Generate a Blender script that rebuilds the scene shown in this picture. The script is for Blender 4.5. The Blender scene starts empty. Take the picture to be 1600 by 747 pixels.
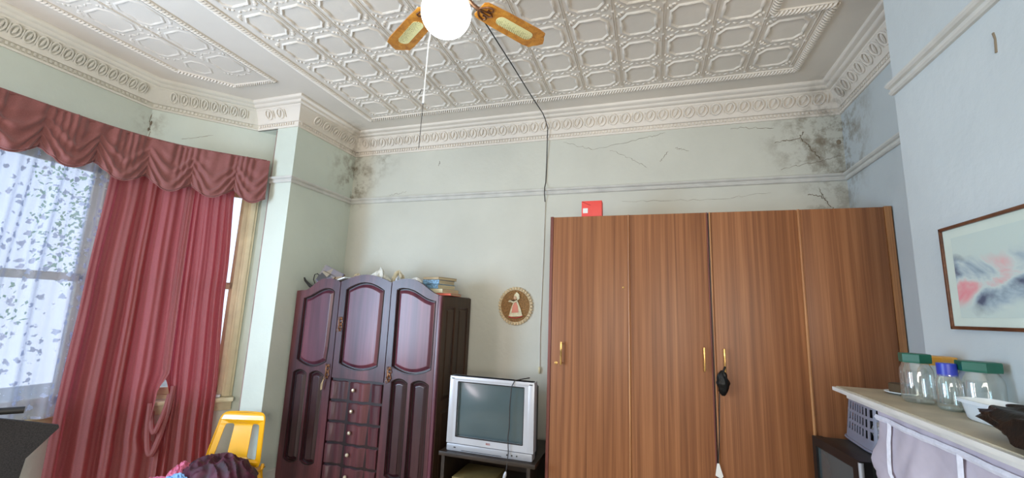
import bpy, bmesh, math, random
from mathutils import Vector, Matrix, noise, geometry
random.seed(7)
PI = math.pi
sc = bpy.context.scene

# ---------------------------------------------------------------- camera
def cam_matrix(yaw, pitch, roll, loc):
    cy, sy, cp, sp, cr, sr = math.cos(yaw), math.sin(yaw), math.cos(pitch), math.sin(pitch), math.cos(roll), math.sin(roll)
    F = Vector((sy*cp, cy*cp, sp)); Rt = Vector((cy, -sy, 0)); U = Rt.cross(F)
    R2 = cr*Rt + sr*U; U2 = -sr*Rt + cr*U
    M = Matrix((R2, U2, -F)).transposed().to_4x4(); M.translation = loc
    return M
cd = bpy.data.cameras.new('camera'); cam = bpy.data.objects.new('camera', cd); sc.collection.objects.link(cam)
cd.sensor_width = 36.0; cd.lens = 665.276/1600*36.0; cd.clip_start = .02
cam.matrix_world = cam_matrix(-3.14601577e-01, 1.67693075e-01, 3.78807747e-02, Vector((0, 0, 1.65)))
sc.camera = cam

# ---------------------------------------------------------------- world and light
sc.view_settings.view_transform = 'Standard'; sc.view_settings.look = 'None'
sc.view_settings.gamma = 1; sc.view_settings.use_curve_mapping = False
sc.view_settings.exposure = 0.22
W = bpy.data.worlds.new('daylight'); sc.world = W; W.use_nodes = True
wn = W.node_tree.nodes; wl = W.node_tree.links
bg = wn['Background']; bg.inputs['Strength'].default_value = 1.5
tc = wn.new('ShaderNodeTexCoord'); sep = wn.new('ShaderNodeSeparateXYZ'); rp = wn.new('ShaderNodeValToRGB')
wl.new(tc.outputs['Generated'], sep.inputs[0]); wl.new(sep.outputs['Z'], rp.inputs[0]); wl.new(rp.outputs[0], bg.inputs['Color'])
rp.color_ramp.elements[0].position = .0; rp.color_ramp.elements[0].color = (.66, .77, .95, 1)
rp.color_ramp.elements[1].position = .6; rp.color_ramp.elements[1].color = (.55, .70, 1.0, 1)

def area(name, loc, target, sx, sy, power, col, portal=False):
    l = bpy.data.lights.new(name, 'AREA'); l.shape = 'RECTANGLE'; l.size = sx; l.size_y = sy
    l.energy = power; l.color = col
    o = bpy.data.objects.new(name, l); sc.collection.objects.link(o); o.location = loc
    o.rotation_euler = (Vector(target)-Vector(loc)).to_track_quat('-Z', 'Y').to_euler()
    if portal: l.cycles.is_portal = True
    return o
area('portal_bay_front', (-4.12, 1.07, 1.75), (0, 1.07, 1.75), 1.9, 1.9, 1, (1, 1, 1), True)
area('portal_bay_side', (-3.80, 2.70, 1.75), (-3.0, 2.0, 1.75), .75, 1.9, 1, (1, 1, 1), True)
# frontal fill lamp added behind the camera; the unseen rear wall has no window
area('daylight_rear_windows', (.0, -2.35, 2.0), (-.9, 3.0, 2.55), 2.6, 1.7, 122, (1.0, .93, .84))
area('daylight_bay_window', (-3.70, .25, 1.6), (0, 1.5, 1.5), .9, 1.5, 92, (.50, .74, 1.0))
area('daylight_bay_near_window', (-3.45, -.85, 1.75), (-2.9, 2.8, 1.9), .7, 1.7, 42, (1.0, .88, .93))

# ---------------------------------------------------------------- material helpers
def lin(c):
    return tuple((x/12.92 if x <= .04045 else ((x+.055)/1.055)**2.4) for x in (v/255 for v in c)) + (1,)
class NT:
    def __init__(s, name):
        s.m = bpy.data.materials.new(name); s.m.use_nodes = True; s.t = s.m.node_tree; s.b = s.t.nodes['Principled BSDF']
    def n(s, typ, **kw):
        x = s.t.nodes.new(typ)
        for k, v in kw.items():
            if k in x.inputs: x.inputs[k].default_value = v
            else: setattr(x, k, v)
        return x
    def l(s, a, b): s.t.links.new(a, b)
def plain(name, rgb, rough=.5, metal=0., var=.06, vscale=(8, 8, 8), bump=0., bscale=60, coat=0., **kw):
    t = NT(name); b = t.b
    b.inputs['Roughness'].default_value = rough; b.inputs['Metallic'].default_value = metal
    if coat: b.inputs['Coat Weight'].default_value = coat; b.inputs['Coat Roughness'].default_value = .12
    for k, v in kw.items(): b.inputs[k].default_value = v
    c = lin(rgb)
    tcn = t.n('ShaderNodeTexCoord'); mp = t.n('ShaderNodeMapping'); mp.inputs['Scale'].default_value = vscale
    t.l(tcn.outputs['Object'], mp.inputs[0])
    nz = t.n('ShaderNodeTexNoise', Scale=1.0, Detail=5.0); t.l(mp.outputs[0], nz.inputs['Vector'])
    cr = t.n('ShaderNodeValToRGB'); t.l(nz.outputs['Fac'], cr.inputs[0])
    cr.color_ramp.elements[0].position = .3; cr.color_ramp.elements[1].position = .7
    cr.color_ramp.elements[0].color = tuple(max(0, x*(1-2.2*var)) for x in c[:3])+(1,)
    cr.color_ramp.elements[1].color = tuple(min(1, x*(1+1.6*var)) for x in c[:3])+(1,)
    t.l(cr.outputs[0], b.inputs['Base Color'])
    if bump:
        n2 = t.n('ShaderNodeTexNoise', Scale=float(bscale), Detail=4.0); t.l(tcn.outputs['Object'], n2.inputs['Vector'])
        bp = t.n('ShaderNodeBump', Strength=bump, Distance=.01); t.l(n2.outputs['Fac'], bp.inputs['Height']); t.l(bp.outputs[0], b.inputs['Normal'])
    return t.m
def wood(name, dark, mid, light, rough=.4, scale=(14, 14, 1.1), coat=0., warp=2.2, spec=.5):
    t = NT(name); b = t.b; b.inputs['Roughness'].default_value = rough
    b.inputs['Specular IOR Level'].default_value = spec
    if coat: b.inputs['Coat Weight'].default_value = coat; b.inputs['Coat Roughness'].default_value = .18
    tcn = t.n('ShaderNodeTexCoord'); mp = t.n('ShaderNodeMapping'); mp.inputs['Scale'].default_value = scale
    t.l(tcn.outputs['Object'], mp.inputs[0])
    nz = t.n('ShaderNodeTexNoise', Scale=1.0, Detail=7.0, Distortion=warp*.25); t.l(mp.outputs[0], nz.inputs['Vector'])
    cr = t.n('ShaderNodeValToRGB'); t.l(nz.outputs['Fac'], cr.inputs[0])
    e = cr.color_ramp.elements; e[0].position = .28; e[0].color = lin(dark); e[1].position = .72; e[1].color = lin(light)
    m = e.new(.5); m.color = lin(mid)
    mp2 = t.n('ShaderNodeMapping'); mp2.inputs['Scale'].default_value = (scale[0]*9, scale[1]*9, scale[2]*3); t.l(tcn.outputs['Object'], mp2.inputs[0])
    n2 = t.n('ShaderNodeTexNoise', Scale=1.0, Detail=3.0); t.l(mp2.outputs[0], n2.inputs['Vector'])
    c2 = t.n('ShaderNodeValToRGB'); t.l(n2.outputs['Fac'], c2.inputs[0])
    c2.color_ramp.elements[0].position = .35; c2.color_ramp.elements[0].color = (.72, .70, .68, 1); c2.color_ramp.elements[1].position = .6; c2.color_ramp.elements[1].color = (1, 1, 1, 1)
    mx = t.n('ShaderNodeMixRGB', blend_type='MULTIPLY'); mx.inputs[0].default_value = .8
    t.l(cr.outputs[0], mx.inputs[1]); t.l(c2.outputs[0], mx.inputs[2]); t.l(mx.outputs[0], b.inputs['Base Color'])
    return t.m
def wall_paint(name, rgb, stains=(), bump=.12, patch=None):
    """painted plaster; stains = [(world centre, radius, strength)] soot and damp marks with noisy edges"""
    t = NT(name); b = t.b; b.inputs['Roughness'].default_value = .75
    g = t.n('ShaderNodeNewGeometry')
    nz = t.n('ShaderNodeTexNoise', Scale=1.3, Detail=6.0); t.l(g.outputs['Position'], nz.inputs['Vector'])
    cr = t.n('ShaderNodeValToRGB'); t.l(nz.outputs['Fac'], cr.inputs[0]); c = lin(rgb)
    cr.color_ramp.elements[0].position = .3; cr.color_ramp.elements[1].position = .7
    cr.color_ramp.elements[0].color = tuple(x*.90 for x in c[:3])+(1,); cr.color_ramp.elements[1].color = tuple(min(1, x*1.05) for x in c[:3])+(1,)
    col = cr.outputs[0]
    n3 = t.n('ShaderNodeTexNoise', Scale=9.0, Detail=8.0, Roughness=.7); t.l(g.outputs['Position'], n3.inputs['Vector'])
    for (cx, cy, cz), rad, stg in stains:
        vd = t.n('ShaderNodeVectorMath', operation='DISTANCE'); t.l(g.outputs['Position'], vd.inputs[0]); vd.inputs[1].default_value = (cx, cy, cz)
        mr = t.n('ShaderNodeMapRange'); mr.inputs['From Min'].default_value = 0; mr.inputs['From Max'].default_value = rad
        mr.inputs['To Min'].default_value = 1; mr.inputs['To Max'].default_value = 0; t.l(vd.outputs['Value'], mr.inputs['Value'])
        sq = t.n('ShaderNodeMath', operation='POWER'); t.l(mr.outputs[0], sq.inputs[0]); sq.inputs[1].default_value = 1.3
        nr = t.n('ShaderNodeMapRange'); nr.inputs['From Min'].default_value = .46; nr.inputs['From Max'].default_value = .66; t.l(n3.outputs['Fac'], nr.inputs['Value'])
        mu = t.n('ShaderNodeMath', operation='MULTIPLY'); t.l(sq.outputs[0], mu.inputs[0]); t.l(nr.outputs[0], mu.inputs[1])
        m2 = t.n('ShaderNodeMath', operation='MULTIPLY', use_clamp=True); t.l(mu.outputs[0], m2.inputs[0]); m2.inputs[1].default_value = stg
        mx = t.n('ShaderNodeMixRGB'); t.l(m2.outputs[0], mx.inputs[0]); t.l(col, mx.inputs[1]); mx.inputs[2].default_value = lin((128, 118, 100)); col = mx.outputs[0]
    t.l(col, b.inputs['Base Color'])
    n2 = t.n('ShaderNodeTexNoise', Scale=22.0, Detail=6.0); t.l(g.outputs['Position'], n2.inputs['Vector'])
    bp = t.n('ShaderNodeBump', Strength=bump, Distance=.02); t.l(n2.outputs['Fac'], bp.inputs['Height']); t.l(bp.outputs[0], b.inputs['Normal'])
    return t.m
def glass(name, tint=(1, 1, 1), fres=.12, dens=.08):
    """thin clear glass: transparent with a sharp reflection and a slight body"""
    t = NT(name); t.t.nodes.remove(t.b); out = t.t.nodes['Material Output']
    tr = t.n('ShaderNodeBsdfTransparent'); tr.inputs[0].default_value = tint+(1,)
    gl = t.n('ShaderNodeBsdfGlossy'); gl.inputs['Roughness'].default_value = .04
    df = t.n('ShaderNodeBsdfDiffuse'); df.inputs[0].default_value = (.75, .8, .8, 1)
    lw = t.n('ShaderNodeLayerWeight', Blend=.35)
    ad = t.n('ShaderNodeMath', operation='MULTIPLY_ADD', use_clamp=True); t.l(lw.outputs['Facing'], ad.inputs[0]); ad.inputs[1].default_value = .55; ad.inputs[2].default_value = fres*.4
    m1 = t.n('ShaderNodeMixShader'); m1.inputs[0].default_value = dens; t.l(tr.outputs[0], m1.inputs[1]); t.l(df.outputs[0], m1.inputs[2])
    m2 = t.n('ShaderNodeMixShader'); t.l(ad.outputs[0], m2.inputs[0]); t.l(m1.outputs[0], m2.inputs[1]); t.l(gl.outputs[0], m2.inputs[2])
    t.l(m2.outputs[0], out.inputs[0]); return t.m
def cloth(name, rgb, trans=.0, rgb_t=None, rough=.85, var=.1, bscale=300, sheen=0.):
    t = NT(name); t.b.inputs['Roughness'].default_value = rough; out = t.t.nodes['Material Output']
    if sheen: t.b.inputs['Sheen Weight'].default_value = sheen
    tcn = t.n('ShaderNodeTexCoord'); nz = t.n('ShaderNodeTexNoise', Scale=float(bscale), Detail=3.0); t.l(tcn.outputs['Object'], nz.inputs['Vector'])
    cr = t.n('ShaderNodeValToRGB'); t.l(nz.outputs['Fac'], cr.inputs[0]); c = lin(rgb)
    cr.color_ramp.elements[0].position = .35; cr.color_ramp.elements[1].position = .65
    cr.color_ramp.elements[0].color = tuple(x*(1-var*2) for x in c[:3])+(1,); cr.color_ramp.elements[1].color = tuple(min(1, x*(1+var*2)) for x in c[:3])+(1,)
    t.l(cr.outputs[0], t.b.inputs['Base Color'])
    if trans:
        tl = t.n('ShaderNodeBsdfTranslucent'); tl.inputs[0].default_value = lin(rgb_t or rgb)
        mx = t.n('ShaderNodeMixShader'); mx.inputs[0].default_value = trans
        t.l(t.b.outputs[0], mx.inputs[1]); t.l(tl.outputs[0], mx.inputs[2]); t.l(mx.outputs[0], out.inputs[0])
    return t.m
def emit(name, rgb, s):
    t = NT(name); t.b.inputs['Base Color'].default_value = lin(rgb); t.b.inputs['Emission Color'].default_value = lin(rgb); t.b.inputs['Emission Strength'].default_value = s
    return t.m

GREEN_STAINS = [((1.36, 3.6, 3.12), .55, 1.5), ((1.38, 3.55, 2.78), .38, 1.0), ((1.25, 3.6, 2.50), .25, .9), ((-2.94, 3.58, 3.02), .42, 1.3), ((-2.94, 3.6, 2.8), .22, 1.3),
                ((-3.93, 2.24, 3.08), .16, 1.1), ((-2.6, 3.6, 3.15), .25, .7), ((1.15, 3.6, 3.0), .4, .6)]
M = {}
M['wall'] = wall_paint('wall_paint', (202, 202, 190), GREEN_STAINS)
M['wall_left'] = wall_paint('wall_paint_left', (206, 214, 202), GREEN_STAINS)
M['wall_right'] = wall_paint('wall_paint_right', (196, 204, 206), GREEN_STAINS[:3])  # same wall paint, bluish window light and dimming put into the colour
M['plaster'] = wall_paint('ceiling_plaster', (226, 218, 206), [((1.3, 3.5, 3.2), .35, 1.0), ((-2.9, 3.5, 3.3), .5, .6)], .05)
M['trim'] = plain('trim_paint', (202, 201, 194), .55, var=.05)
M['cream'] = plain('cream_gloss_paint', (214, 204, 170), .35, var=.06)
M['whitepaint'] = plain('white_gloss_paint', (236, 236, 232), .35, var=.03)
M['brownpost'] = plain('old_brown_paint', (158, 132, 124), .6, var=.15)
M['crack'] = plain('crack_dark', (128, 116, 98), .9)
M['floor'] = plain('pale_carpet', (186, 172, 150), .95, var=.08, bump=.2, bscale=200)  # unseen floor, made pale to bounce light up to the ceiling
M['robe'] = wood('brown_veneer', (122, 76, 47), (148, 96, 61), (172, 116, 76), .42, (34, 34, .5), spec=.35)
M['robe_strip'] = wood('light_brown_strip', (150, 98, 58), (178, 122, 76), (196, 142, 92), .4, (20, 20, 1))
M['robe_edge'] = wood('reddish_brown_edge', (100, 52, 44), (122, 66, 56), (140, 80, 66), .45, (20, 20, 1))
M['dkpanel2'] = wood('mahogany_low_panel', (38, 20, 26), (54, 28, 34), (74, 38, 42), .32, (9, 9, .8), coat=.3)  # darker copy of the panel wood, lower panels without the painted sheen
M['dkwood'] = wood('mahogany', (52, 25, 32), (74, 37, 44), (104, 54, 58), .38, (9, 9, .8), coat=.12)
M['dkpanel'] = wood('mahogany_panel', (74, 38, 50), (102, 54, 68), (132, 70, 76), .36, (7, 7, .5), coat=.16)  # same mahogany, bluish sheen of the upper panels painted into the colour
M['dkgroove'] = wood('mahogany_groove', (22, 8, 9), (32, 12, 13), (42, 18, 18), .4, (9, 9, .8))
M['dkside'] = wood('brown_side_panel', (48, 32, 22), (64, 44, 30), (80, 56, 38), .5, (9, 9, .8))
M['brass'] = plain('aged_brass', (196, 160, 100), .32, 1., var=.12, vscale=(60, 60, 60))
M['bronze'] = plain('dull_bronze', (150, 112, 88), .42, 1., var=.2, vscale=(80, 80, 80))
M['knob'] = plain('pale_metal_knob', (205, 190, 165), .3, .6)
M['silver'] = plain('silver_plastic', (188, 190, 196), .38, .25, var=.02)
M['silver2'] = plain('silver_plastic_dark', (160, 162, 168), .4, .25, var=.02)
M['screen'] = plain('tube_screen_glass', (70, 86, 90), .22, 0, var=.02, coat=.6)  # blue-grey of the reflected window put into the screen colour
M['black'] = plain('black_plastic', (26, 26, 27), .42, var=.1)
M['dkgrey'] = plain('dark_grey_plastic', (52, 54, 50), .5, var=.12)
M['wire'] = plain('dark_wire', (48, 44, 42), .6)
M['whitewire'] = plain('white_cord', (225, 225, 222), .6)
M['fanwood'] = wood('honey_wood', (172, 104, 34), (206, 136, 48), (228, 164, 66), .35, (26, 26, 26), coat=.3)
M['cane'] = None
M['curtain'] = cloth('rose_curtain', (142, 94, 92), .38, (246, 100, 118), .8, .10, 260)
M['pelmet'] = cloth('rose_valance', (140, 86, 82), .14, (240, 90, 95), .75, .10, 260, sheen=.3)
M['velvet'] = cloth('maroon_velvet', (66, 10, 36), 0, None, .6, .3, 14, sheen=.12)
M['pinkcloth'] = cloth('pink_cloth', (222, 120, 150), 0, None, .8, .06, 40)
M['bluecloth'] = cloth('light_blue_cloth', (130, 175, 220), 0, None, .8, .06, 40)
M['skirtcloth'] = cloth('mauve_white_cloth', (205, 196, 208), .12, (225, 215, 225), .85, .05, 7)
M['skirtseam'] = cloth('white_seam', (225, 225, 236), 0, None, .8, .03, 60)
M['yellow'] = plain('yellow_plastic', (244, 178, 22), .28, var=.03, coat=.4)
M['blackcloth'] = cloth('black_fabric', (44, 42, 42), 0, None, .9, .2, 200)
M['bluesteel'] = plain('dark_blue_tube', (36, 40, 92), .2, .4, var=.05)  # glossy black tube with the reflected sky's blue put into its colour
M['glass'] = glass('window_glass', fres=.1, dens=.0)
M['jarglass'] = glass('jar_glass', (.93, .97, .95), .30, .09)
M['lidgreen'] = plain('green_lid', (20, 92, 74), .4)
M['lidyellow'] = plain('amber_lid', (214, 160, 66), .45)
M['lidblue'] = plain('blue_lid', (44, 60, 172), .35)
M['shelfwhite'] = plain('mantel_white_edge', (226, 224, 218), .45, var=.05)
M['shelftop'] = plain('mantel_beige_top', (186, 176, 152), .5, var=.12, vscale=(5, 5, 5))
M['tubwhite'] = plain('white_plastic', (228, 236, 240), .4, var=.02)
M['bag'] = plain('black_bin_bag', (11, 13, 13), .42, var=.1, vscale=(20, 20, 20), bump=1., bscale=14, **{'Specular IOR Level': .3})
M['basket'] = plain('grey_plastic_basket', (140, 142, 158), .45, var=.03)
M['red'] = plain('red_card', (232, 78, 70), .5, var=.03)
M['white'] = plain('white_paper', (232, 232, 228), .7, var=.03)
M['paperpage'] = plain('book_pages', (206, 194, 158), .8, var=.12, vscale=(3, 3, 400))
M['cover_tan'] = plain('tan_cover', (178, 156, 122), .6)
M['cover_blue'] = plain('blue_white_cover', (120, 160, 190), .5, var=.35, vscale=(60, 10, 60))
M['cover_cream'] = plain('cream_cover', (214, 206, 172), .6)
M['cover_red'] = plain('salmon_cover', (232, 112, 90), .5)
M['framewood'] = wood('picture_frame_wood', (70, 38, 22), (96, 56, 34), (118, 74, 46), .4, (30, 6, 30))
M['standwood'] = wood('stand_wood', (30, 22, 16), (44, 33, 24), (58, 44, 32), .45, (3, 14, 14))
M['olive'] = plain('olive_board', (122, 106, 62), .7, var=.1)
M['plaq'] = plain('brown_cork', (140, 104, 62), .85, var=.22, vscale=(90, 90, 90), bump=.3, bscale=200)
M['plaqrim'] = plain('cream_shell_rim', (206, 186, 150), .8, var=.15, vscale=(60, 60, 60))
M['figcream'] = plain('figure_cream', (214, 208, 176), .7, var=.08, vscale=(60, 60, 60))
M['figpink'] = plain('figure_pink', (206, 132, 112), .7, var=.08)
M['figred'] = plain('figure_red', (176, 66, 56), .7)
M['figdark'] = plain('figure_dark', (84, 66, 44), .8)
M['leaf'] = cloth('garden_leaf', (120, 150, 120), .4, (170, 210, 130), .6, .2, 3)
M['soil'] = plain('garden_ground', (150, 146, 130), .9, var=.15)
M['outsidewall'] = plain('outside_brick', (170, 150, 130), .9, var=.1)
M['skin'] = plain('figure_skin', (206, 170, 140), .7)
# perforated cane inset
def cane():
    t = NT('cane_mesh'); t.b.inputs['Roughness'].default_value = .6
    tcn = t.n('ShaderNodeTexCoord'); v = t.n('ShaderNodeTexVoronoi', Scale=115.0); v.inputs['Randomness'].default_value = 0.15; t.l(tcn.outputs['Object'], v.inputs['Vector'])
    cr = t.n('ShaderNodeValToRGB'); t.l(v.outputs['Distance'], cr.inputs[0])
    cr.color_ramp.elements[0].position = .30; cr.color_ramp.elements[0].color = lin((112, 92, 44)); cr.color_ramp.elements[1].position = .42; cr.color_ramp.elements[1].color = lin((232, 226, 168))
    t.l(cr.outputs[0], t.b.inputs['Base Color']); return t.m
M['cane'] = cane()
# lace net: sheer mesh with a denser sprig pattern
def lace():
    t = NT('lace_net'); t.t.nodes.remove(t.b); out = t.t.nodes['Material Output']
    tcn = t.n('ShaderNodeTexCoord'); uv = tcn.outputs['UV']
    v = t.n('ShaderNodeTexVoronoi', Scale=17.0); v.inputs['Randomness'].default_value = .6; t.l(uv, v.inputs['Vector'])
    nz = t.n('ShaderNodeTexNoise', Scale=46.0, Detail=2.0); t.l(uv, nz.inputs['Vector'])
    ad = t.n('ShaderNodeMath', operation='MULTIPLY_ADD'); t.l(nz.outputs['Fac'], ad.inputs[0]); ad.inputs[1].default_value = .9; t.l(v.outputs['Distance'], ad.inputs[2])
    mr = t.n('ShaderNodeMapRange'); mr.inputs['From Min'].default_value = .78; mr.inputs['From Max'].default_value = .70; mr.inputs['To Min'].default_value = .0; mr.inputs['To Max'].default_value = .55
    t.l(ad.outputs[0], mr.inputs['Value'])
    tr = t.n('ShaderNodeBsdfTransparent'); df = t.n('ShaderNodeBsdfDiffuse'); df.inputs[0].default_value = lin((196, 206, 228)); tl = t.n('ShaderNodeBsdfTranslucent'); tl.inputs[0].default_value = lin((190, 206, 240))
    m1 = t.n('ShaderNodeMixShader'); m1.inputs[0].default_value = .45; t.l(df.outputs[0], m1.inputs[1]); t.l(tl.outputs[0], m1.inputs[2])
    lw = t.n('ShaderNodeLayerWeight', Blend=.5); ma = t.n('ShaderNodeMath', operation='MULTIPLY_ADD'); t.l(lw.outputs['Facing'], ma.inputs[0]); ma.inputs[1].default_value = .36; ma.inputs[2].default_value = .42
    mad = t.n('ShaderNodeMath', operation='ADD', use_clamp=True); t.l(ma.outputs[0], mad.inputs[0]); t.l(mr.outputs[0], mad.inputs[1])
    m2 = t.n('ShaderNodeMixShader'); t.l(mad.outputs[0], m2.inputs[0]); t.l(tr.outputs[0], m2.inputs[1]); t.l(m1.outputs[0], m2.inputs[2]); t.l(m2.outputs[0], out.inputs[0])
    return t.m
M['lace'] = lace()
# watercolour on the print: local coordinates, y along the wall (0 far end .. towards camera negative), z up
def watercolour():
    t = NT('watercolour_print'); b = t.b; b.inputs['Roughness'].default_value = .55; b.inputs['Coat Weight'].default_value = .3; b.inputs['Coat Roughness'].default_value = .05
    tcn = t.n('ShaderNodeTexCoord')
    mp = t.n('ShaderNodeMapping'); mp.inputs['Scale'].default_value = (1, 1.5, 4); t.l(tcn.outputs['Object'], mp.inputs[0])
    nz = t.n('ShaderNodeTexNoise', Scale=2.2, Detail=6.0, Distortion=.8); t.l(mp.outputs[0], nz.inputs['Vector'])
    cr = t.n('ShaderNodeValToRGB'); t.l(nz.outputs['Fac'], cr.inputs[0]); e = cr.color_ramp.elements
    e[0].position = .30; e[0].color = lin((226, 136, 146)); e[1].position = .64; e[1].color = lin((76, 88, 112))
    for p, c in ((.38, (222, 170, 172)), (.47, (198, 212, 208)), (.54, (160, 180, 190))): x = e.new(p); x.color = lin(c)
    sp = t.n('ShaderNodeSeparateXYZ'); t.l(tcn.outputs['Object'], sp.inputs[0])
    # band mask around the middle of the sheet
    wz = t.n('ShaderNodeMath', operation='ADD'); t.l(sp.outputs['Z'], wz.inputs[0]); wz.inputs[1].default_value = .02
    ab = t.n('ShaderNodeMath', operation='ABSOLUTE'); t.l(wz.outputs[0], ab.inputs[0])
    n3 = t.n('ShaderNodeTexNoise', Scale=7.0, Detail=4.0); t.l(tcn.outputs['Object'], n3.inputs['Vector'])
    ad = t.n('ShaderNodeMath', operation='MULTIPLY_ADD'); t.l(n3.outputs['Fac'], ad.inputs[0]); ad.inputs[1].default_value = .12; t.l(ab.outputs[0], ad.inputs[2])
    mr = t.n('ShaderNodeMapRange'); mr.inputs['From Min'].default_value = .125; mr.inputs['From Max'].default_value = .165; mr.inputs['To Min'].default_value = 1; mr.inputs['To Max'].default_value = 0; t.l(ad.outputs[0], mr.inputs['Value'])
    mx = t.n('ShaderNodeMixRGB'); t.l(mr.outputs[0], mx.inputs[0]); mx.inputs[1].default_value = lin((196, 212, 206)); t.l(cr.outputs[0], mx.inputs[2]); t.l(mx.outputs[0], b.inputs['Base Color'])
    return t.m
M['art'] = watercolour()
def magcover():
    t = NT('printed_cover'); tcn = t.n('ShaderNodeTexCoord'); v = t.n('ShaderNodeTexVoronoi', Scale=14.0); t.l(tcn.outputs['Object'], v.inputs['Vector'])
    cr = t.n('ShaderNodeValToRGB'); t.l(v.outputs['Color'], cr.inputs[0]); e = cr.color_ramp.elements; e[0].position = .35; e[0].color = lin((70, 66, 66)); e[1].position = .75; e[1].color = lin((214, 110, 96))
    for p, c in ((.48, (108, 104, 122)), (.62, (150, 138, 116))): x = e.new(p); x.color = lin(c)
    t.l(cr.outputs[0], t.b.inputs['Base Color']); t.b.inputs['Roughness'].default_value = .4; return t.m
M['mag'] = magcover(); M['mag'].node_tree.nodes['Principled BSDF'].inputs['Roughness'].default_value = .7

# ---------------------------------------------------------------- mesh builder
class MB:
    def __init__(s): s.v = []; s.f = []; s.mi = []; s.sm = []; s.uv = None
    def add(s, vs, fs, T=None, smooth=False, mi=0):
        o = len(s.v)
        s.v += [tuple(T @ Vector(p)) if T is not None else tuple(p) for p in vs]
        for f in fs: s.f.append([i+o for i in f]); s.mi.append(mi); s.sm.append(smooth)
        return s
    def box(s, x0, x1, y0, y1, z0, z1, T=None, mi=0, bev=0.):
        if bev:
            b = min(bev, (x1-x0)*.45, (y1-y0)*.45, (z1-z0)*.45); bm = bmesh.new()
            bmesh.ops.create_cube(bm, size=1); bmesh.ops.scale(bm, vec=(x1-x0, y1-y0, z1-z0), verts=bm.verts)
            bmesh.ops.translate(bm, vec=((x0+x1)/2, (y0+y1)/2, (z0+z1)/2), verts=bm.verts)
            bmesh.ops.bevel(bm, geom=bm.edges[:], offset=b, segments=2, profile=.6, affect='EDGES')
            s.bm(bm, T, True, mi); return s
        vs = [(x, y, z) for x in (x0, x1) for y in (y0, y1) for z in (z0, z1)]
        return s.add(vs, [(0, 1, 3, 2), (4, 6, 7, 5), (0, 4, 5, 1), (2, 3, 7, 6), (0, 2, 6, 4), (1, 5, 7, 3)], T, False, mi)
    def bm(s, bm, T=None, smooth=False, mi=0):
        bm.verts.index_update(); vs = [v.co.copy() for v in bm.verts]; fs = [[v.index for v in f.verts] for f in bm.faces]; bm.free()
        return s.add(vs, fs, T, smooth, mi)
    def lathe(s, prof, seg=24, T=None, smooth=True, mi=0, cap=True):
        vs = []; fs = []; n = len(prof)
        for k in range(seg):
            a = 2*PI*k/seg; vs += [(r*math.cos(a), r*math.sin(a), z) for r, z in prof]
        for k in range(seg):
            k2 = (k+1) % seg
            for i in range(n-1): fs.append((k*n+i, k2*n+i, k2*n+i+1, k*n+i+1))
        if cap:
            fs.append([k*n for k in range(seg)][::-1]); fs.append([k*n+n-1 for k in range(seg)])
        return s.add(vs, fs, T, smooth, mi)
    def sphere(s, c, r, sc_=(1, 1, 1), seg=14, T=None, mi=0, R=None):
        prof = [(max(1e-4, math.sin(PI*i/(seg//2))), -math.cos(PI*i/(seg//2))) for i in range(seg//2+1)]
        X = Matrix.Translation(c) @ (R.to_4x4() if R is not None else Matrix.Identity(4)) @ Matrix.Diagonal((r*sc_[0], r*sc_[1], r*sc_[2], 1))
        if T is not None: X = T @ X
        return s.lathe(prof, seg, X, True, mi, False)
    def tube(s, pts, r, seg=8, T=None, closed=False, mi=0, rad=None):
        P = [Vector(p) for p in pts]; n = len(P); vs = []; fs = []; up = Vector((0, 0, 1)); pn = None
        for i, p in enumerate(P):
            a = P[(i-1) % n] if (closed or i > 0) else p; b = P[(i+1) % n] if (closed or i < n-1) else p
            t = (b-a).normalized()
            if pn is None: pn = t.orthogonal().normalized()
            pn = (pn - t*pn.dot(t)); pn = pn.normalized() if pn.length > 1e-6 else t.orthogonal().normalized()
            bn = t.cross(pn); rr = rad[i] if rad else r
            for k in range(seg):
                a_ = 2*PI*k/seg; vs.append(p + pn*rr*math.cos(a_) + bn*rr*math.sin(a_))
        m = n if closed else n-1
        for i in range(m):
            j = (i+1) % n
            for k in range(seg): k2 = (k+1) % seg; fs.append((i*seg+k, i*seg+k2, j*seg+k2, j*seg+k))
        if not closed: fs.append(list(range(seg))[::-1]); fs.append([(n-1)*seg+k for k in range(seg)])
        return s.add(vs, fs, T, True, mi)
    def plate(s, outer, y0, y1, holes=(), T=None, mi=0):
        """polygon in x,z with holes, extruded between y0 and y1"""
        loops = [[Vector((x, 0, z)) for x, z in outer]] + [[Vector((x, 0, z)) for x, z in h] for h in holes]
        tri = geometry.tessellate_polygon(loops); flat = [p for lp in loops for p in lp]; n = len(flat)
        vs = [(p.x, y0, p.z) for p in flat] + [(p.x, y1, p.z) for p in flat]
        fs = [tuple(t) for t in tri] + [tuple(i+n for i in t[::-1]) for t in tri]; o = 0
        for lp in loops:
            m = len(lp)
            for i in range(m): j = (i+1) % m; fs.append((o+i, o+j, o+j+n, o+i+n))
            o += m
        return s.add(vs, fs, T, False, mi)
    def field(s, loop, steps, T=None, mi=0):
        """raised panel: steps = [(inset, y)], rings joined and closed by the last one"""
        rings = [[(x, y, z) for x, z in inset(loop, d)] for d, y in steps]; n = len(loop); vs = [p for r in rings for p in r]; fs = []
        for k in range(len(rings)-1):
            for i in range(n): j = (i+1) % n; fs.append((k*n+i, k*n+j, (k+1)*n+j, (k+1)*n+i))
        tri = geometry.tessellate_polygon([[Vector((p[0], 0, p[2])) for p in rings[-1]]]); o = (len(rings)-1)*n
        fs += [tuple(i+o for i in t) for t in tri]
        return s.add(vs, fs, T, False, mi)
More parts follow.
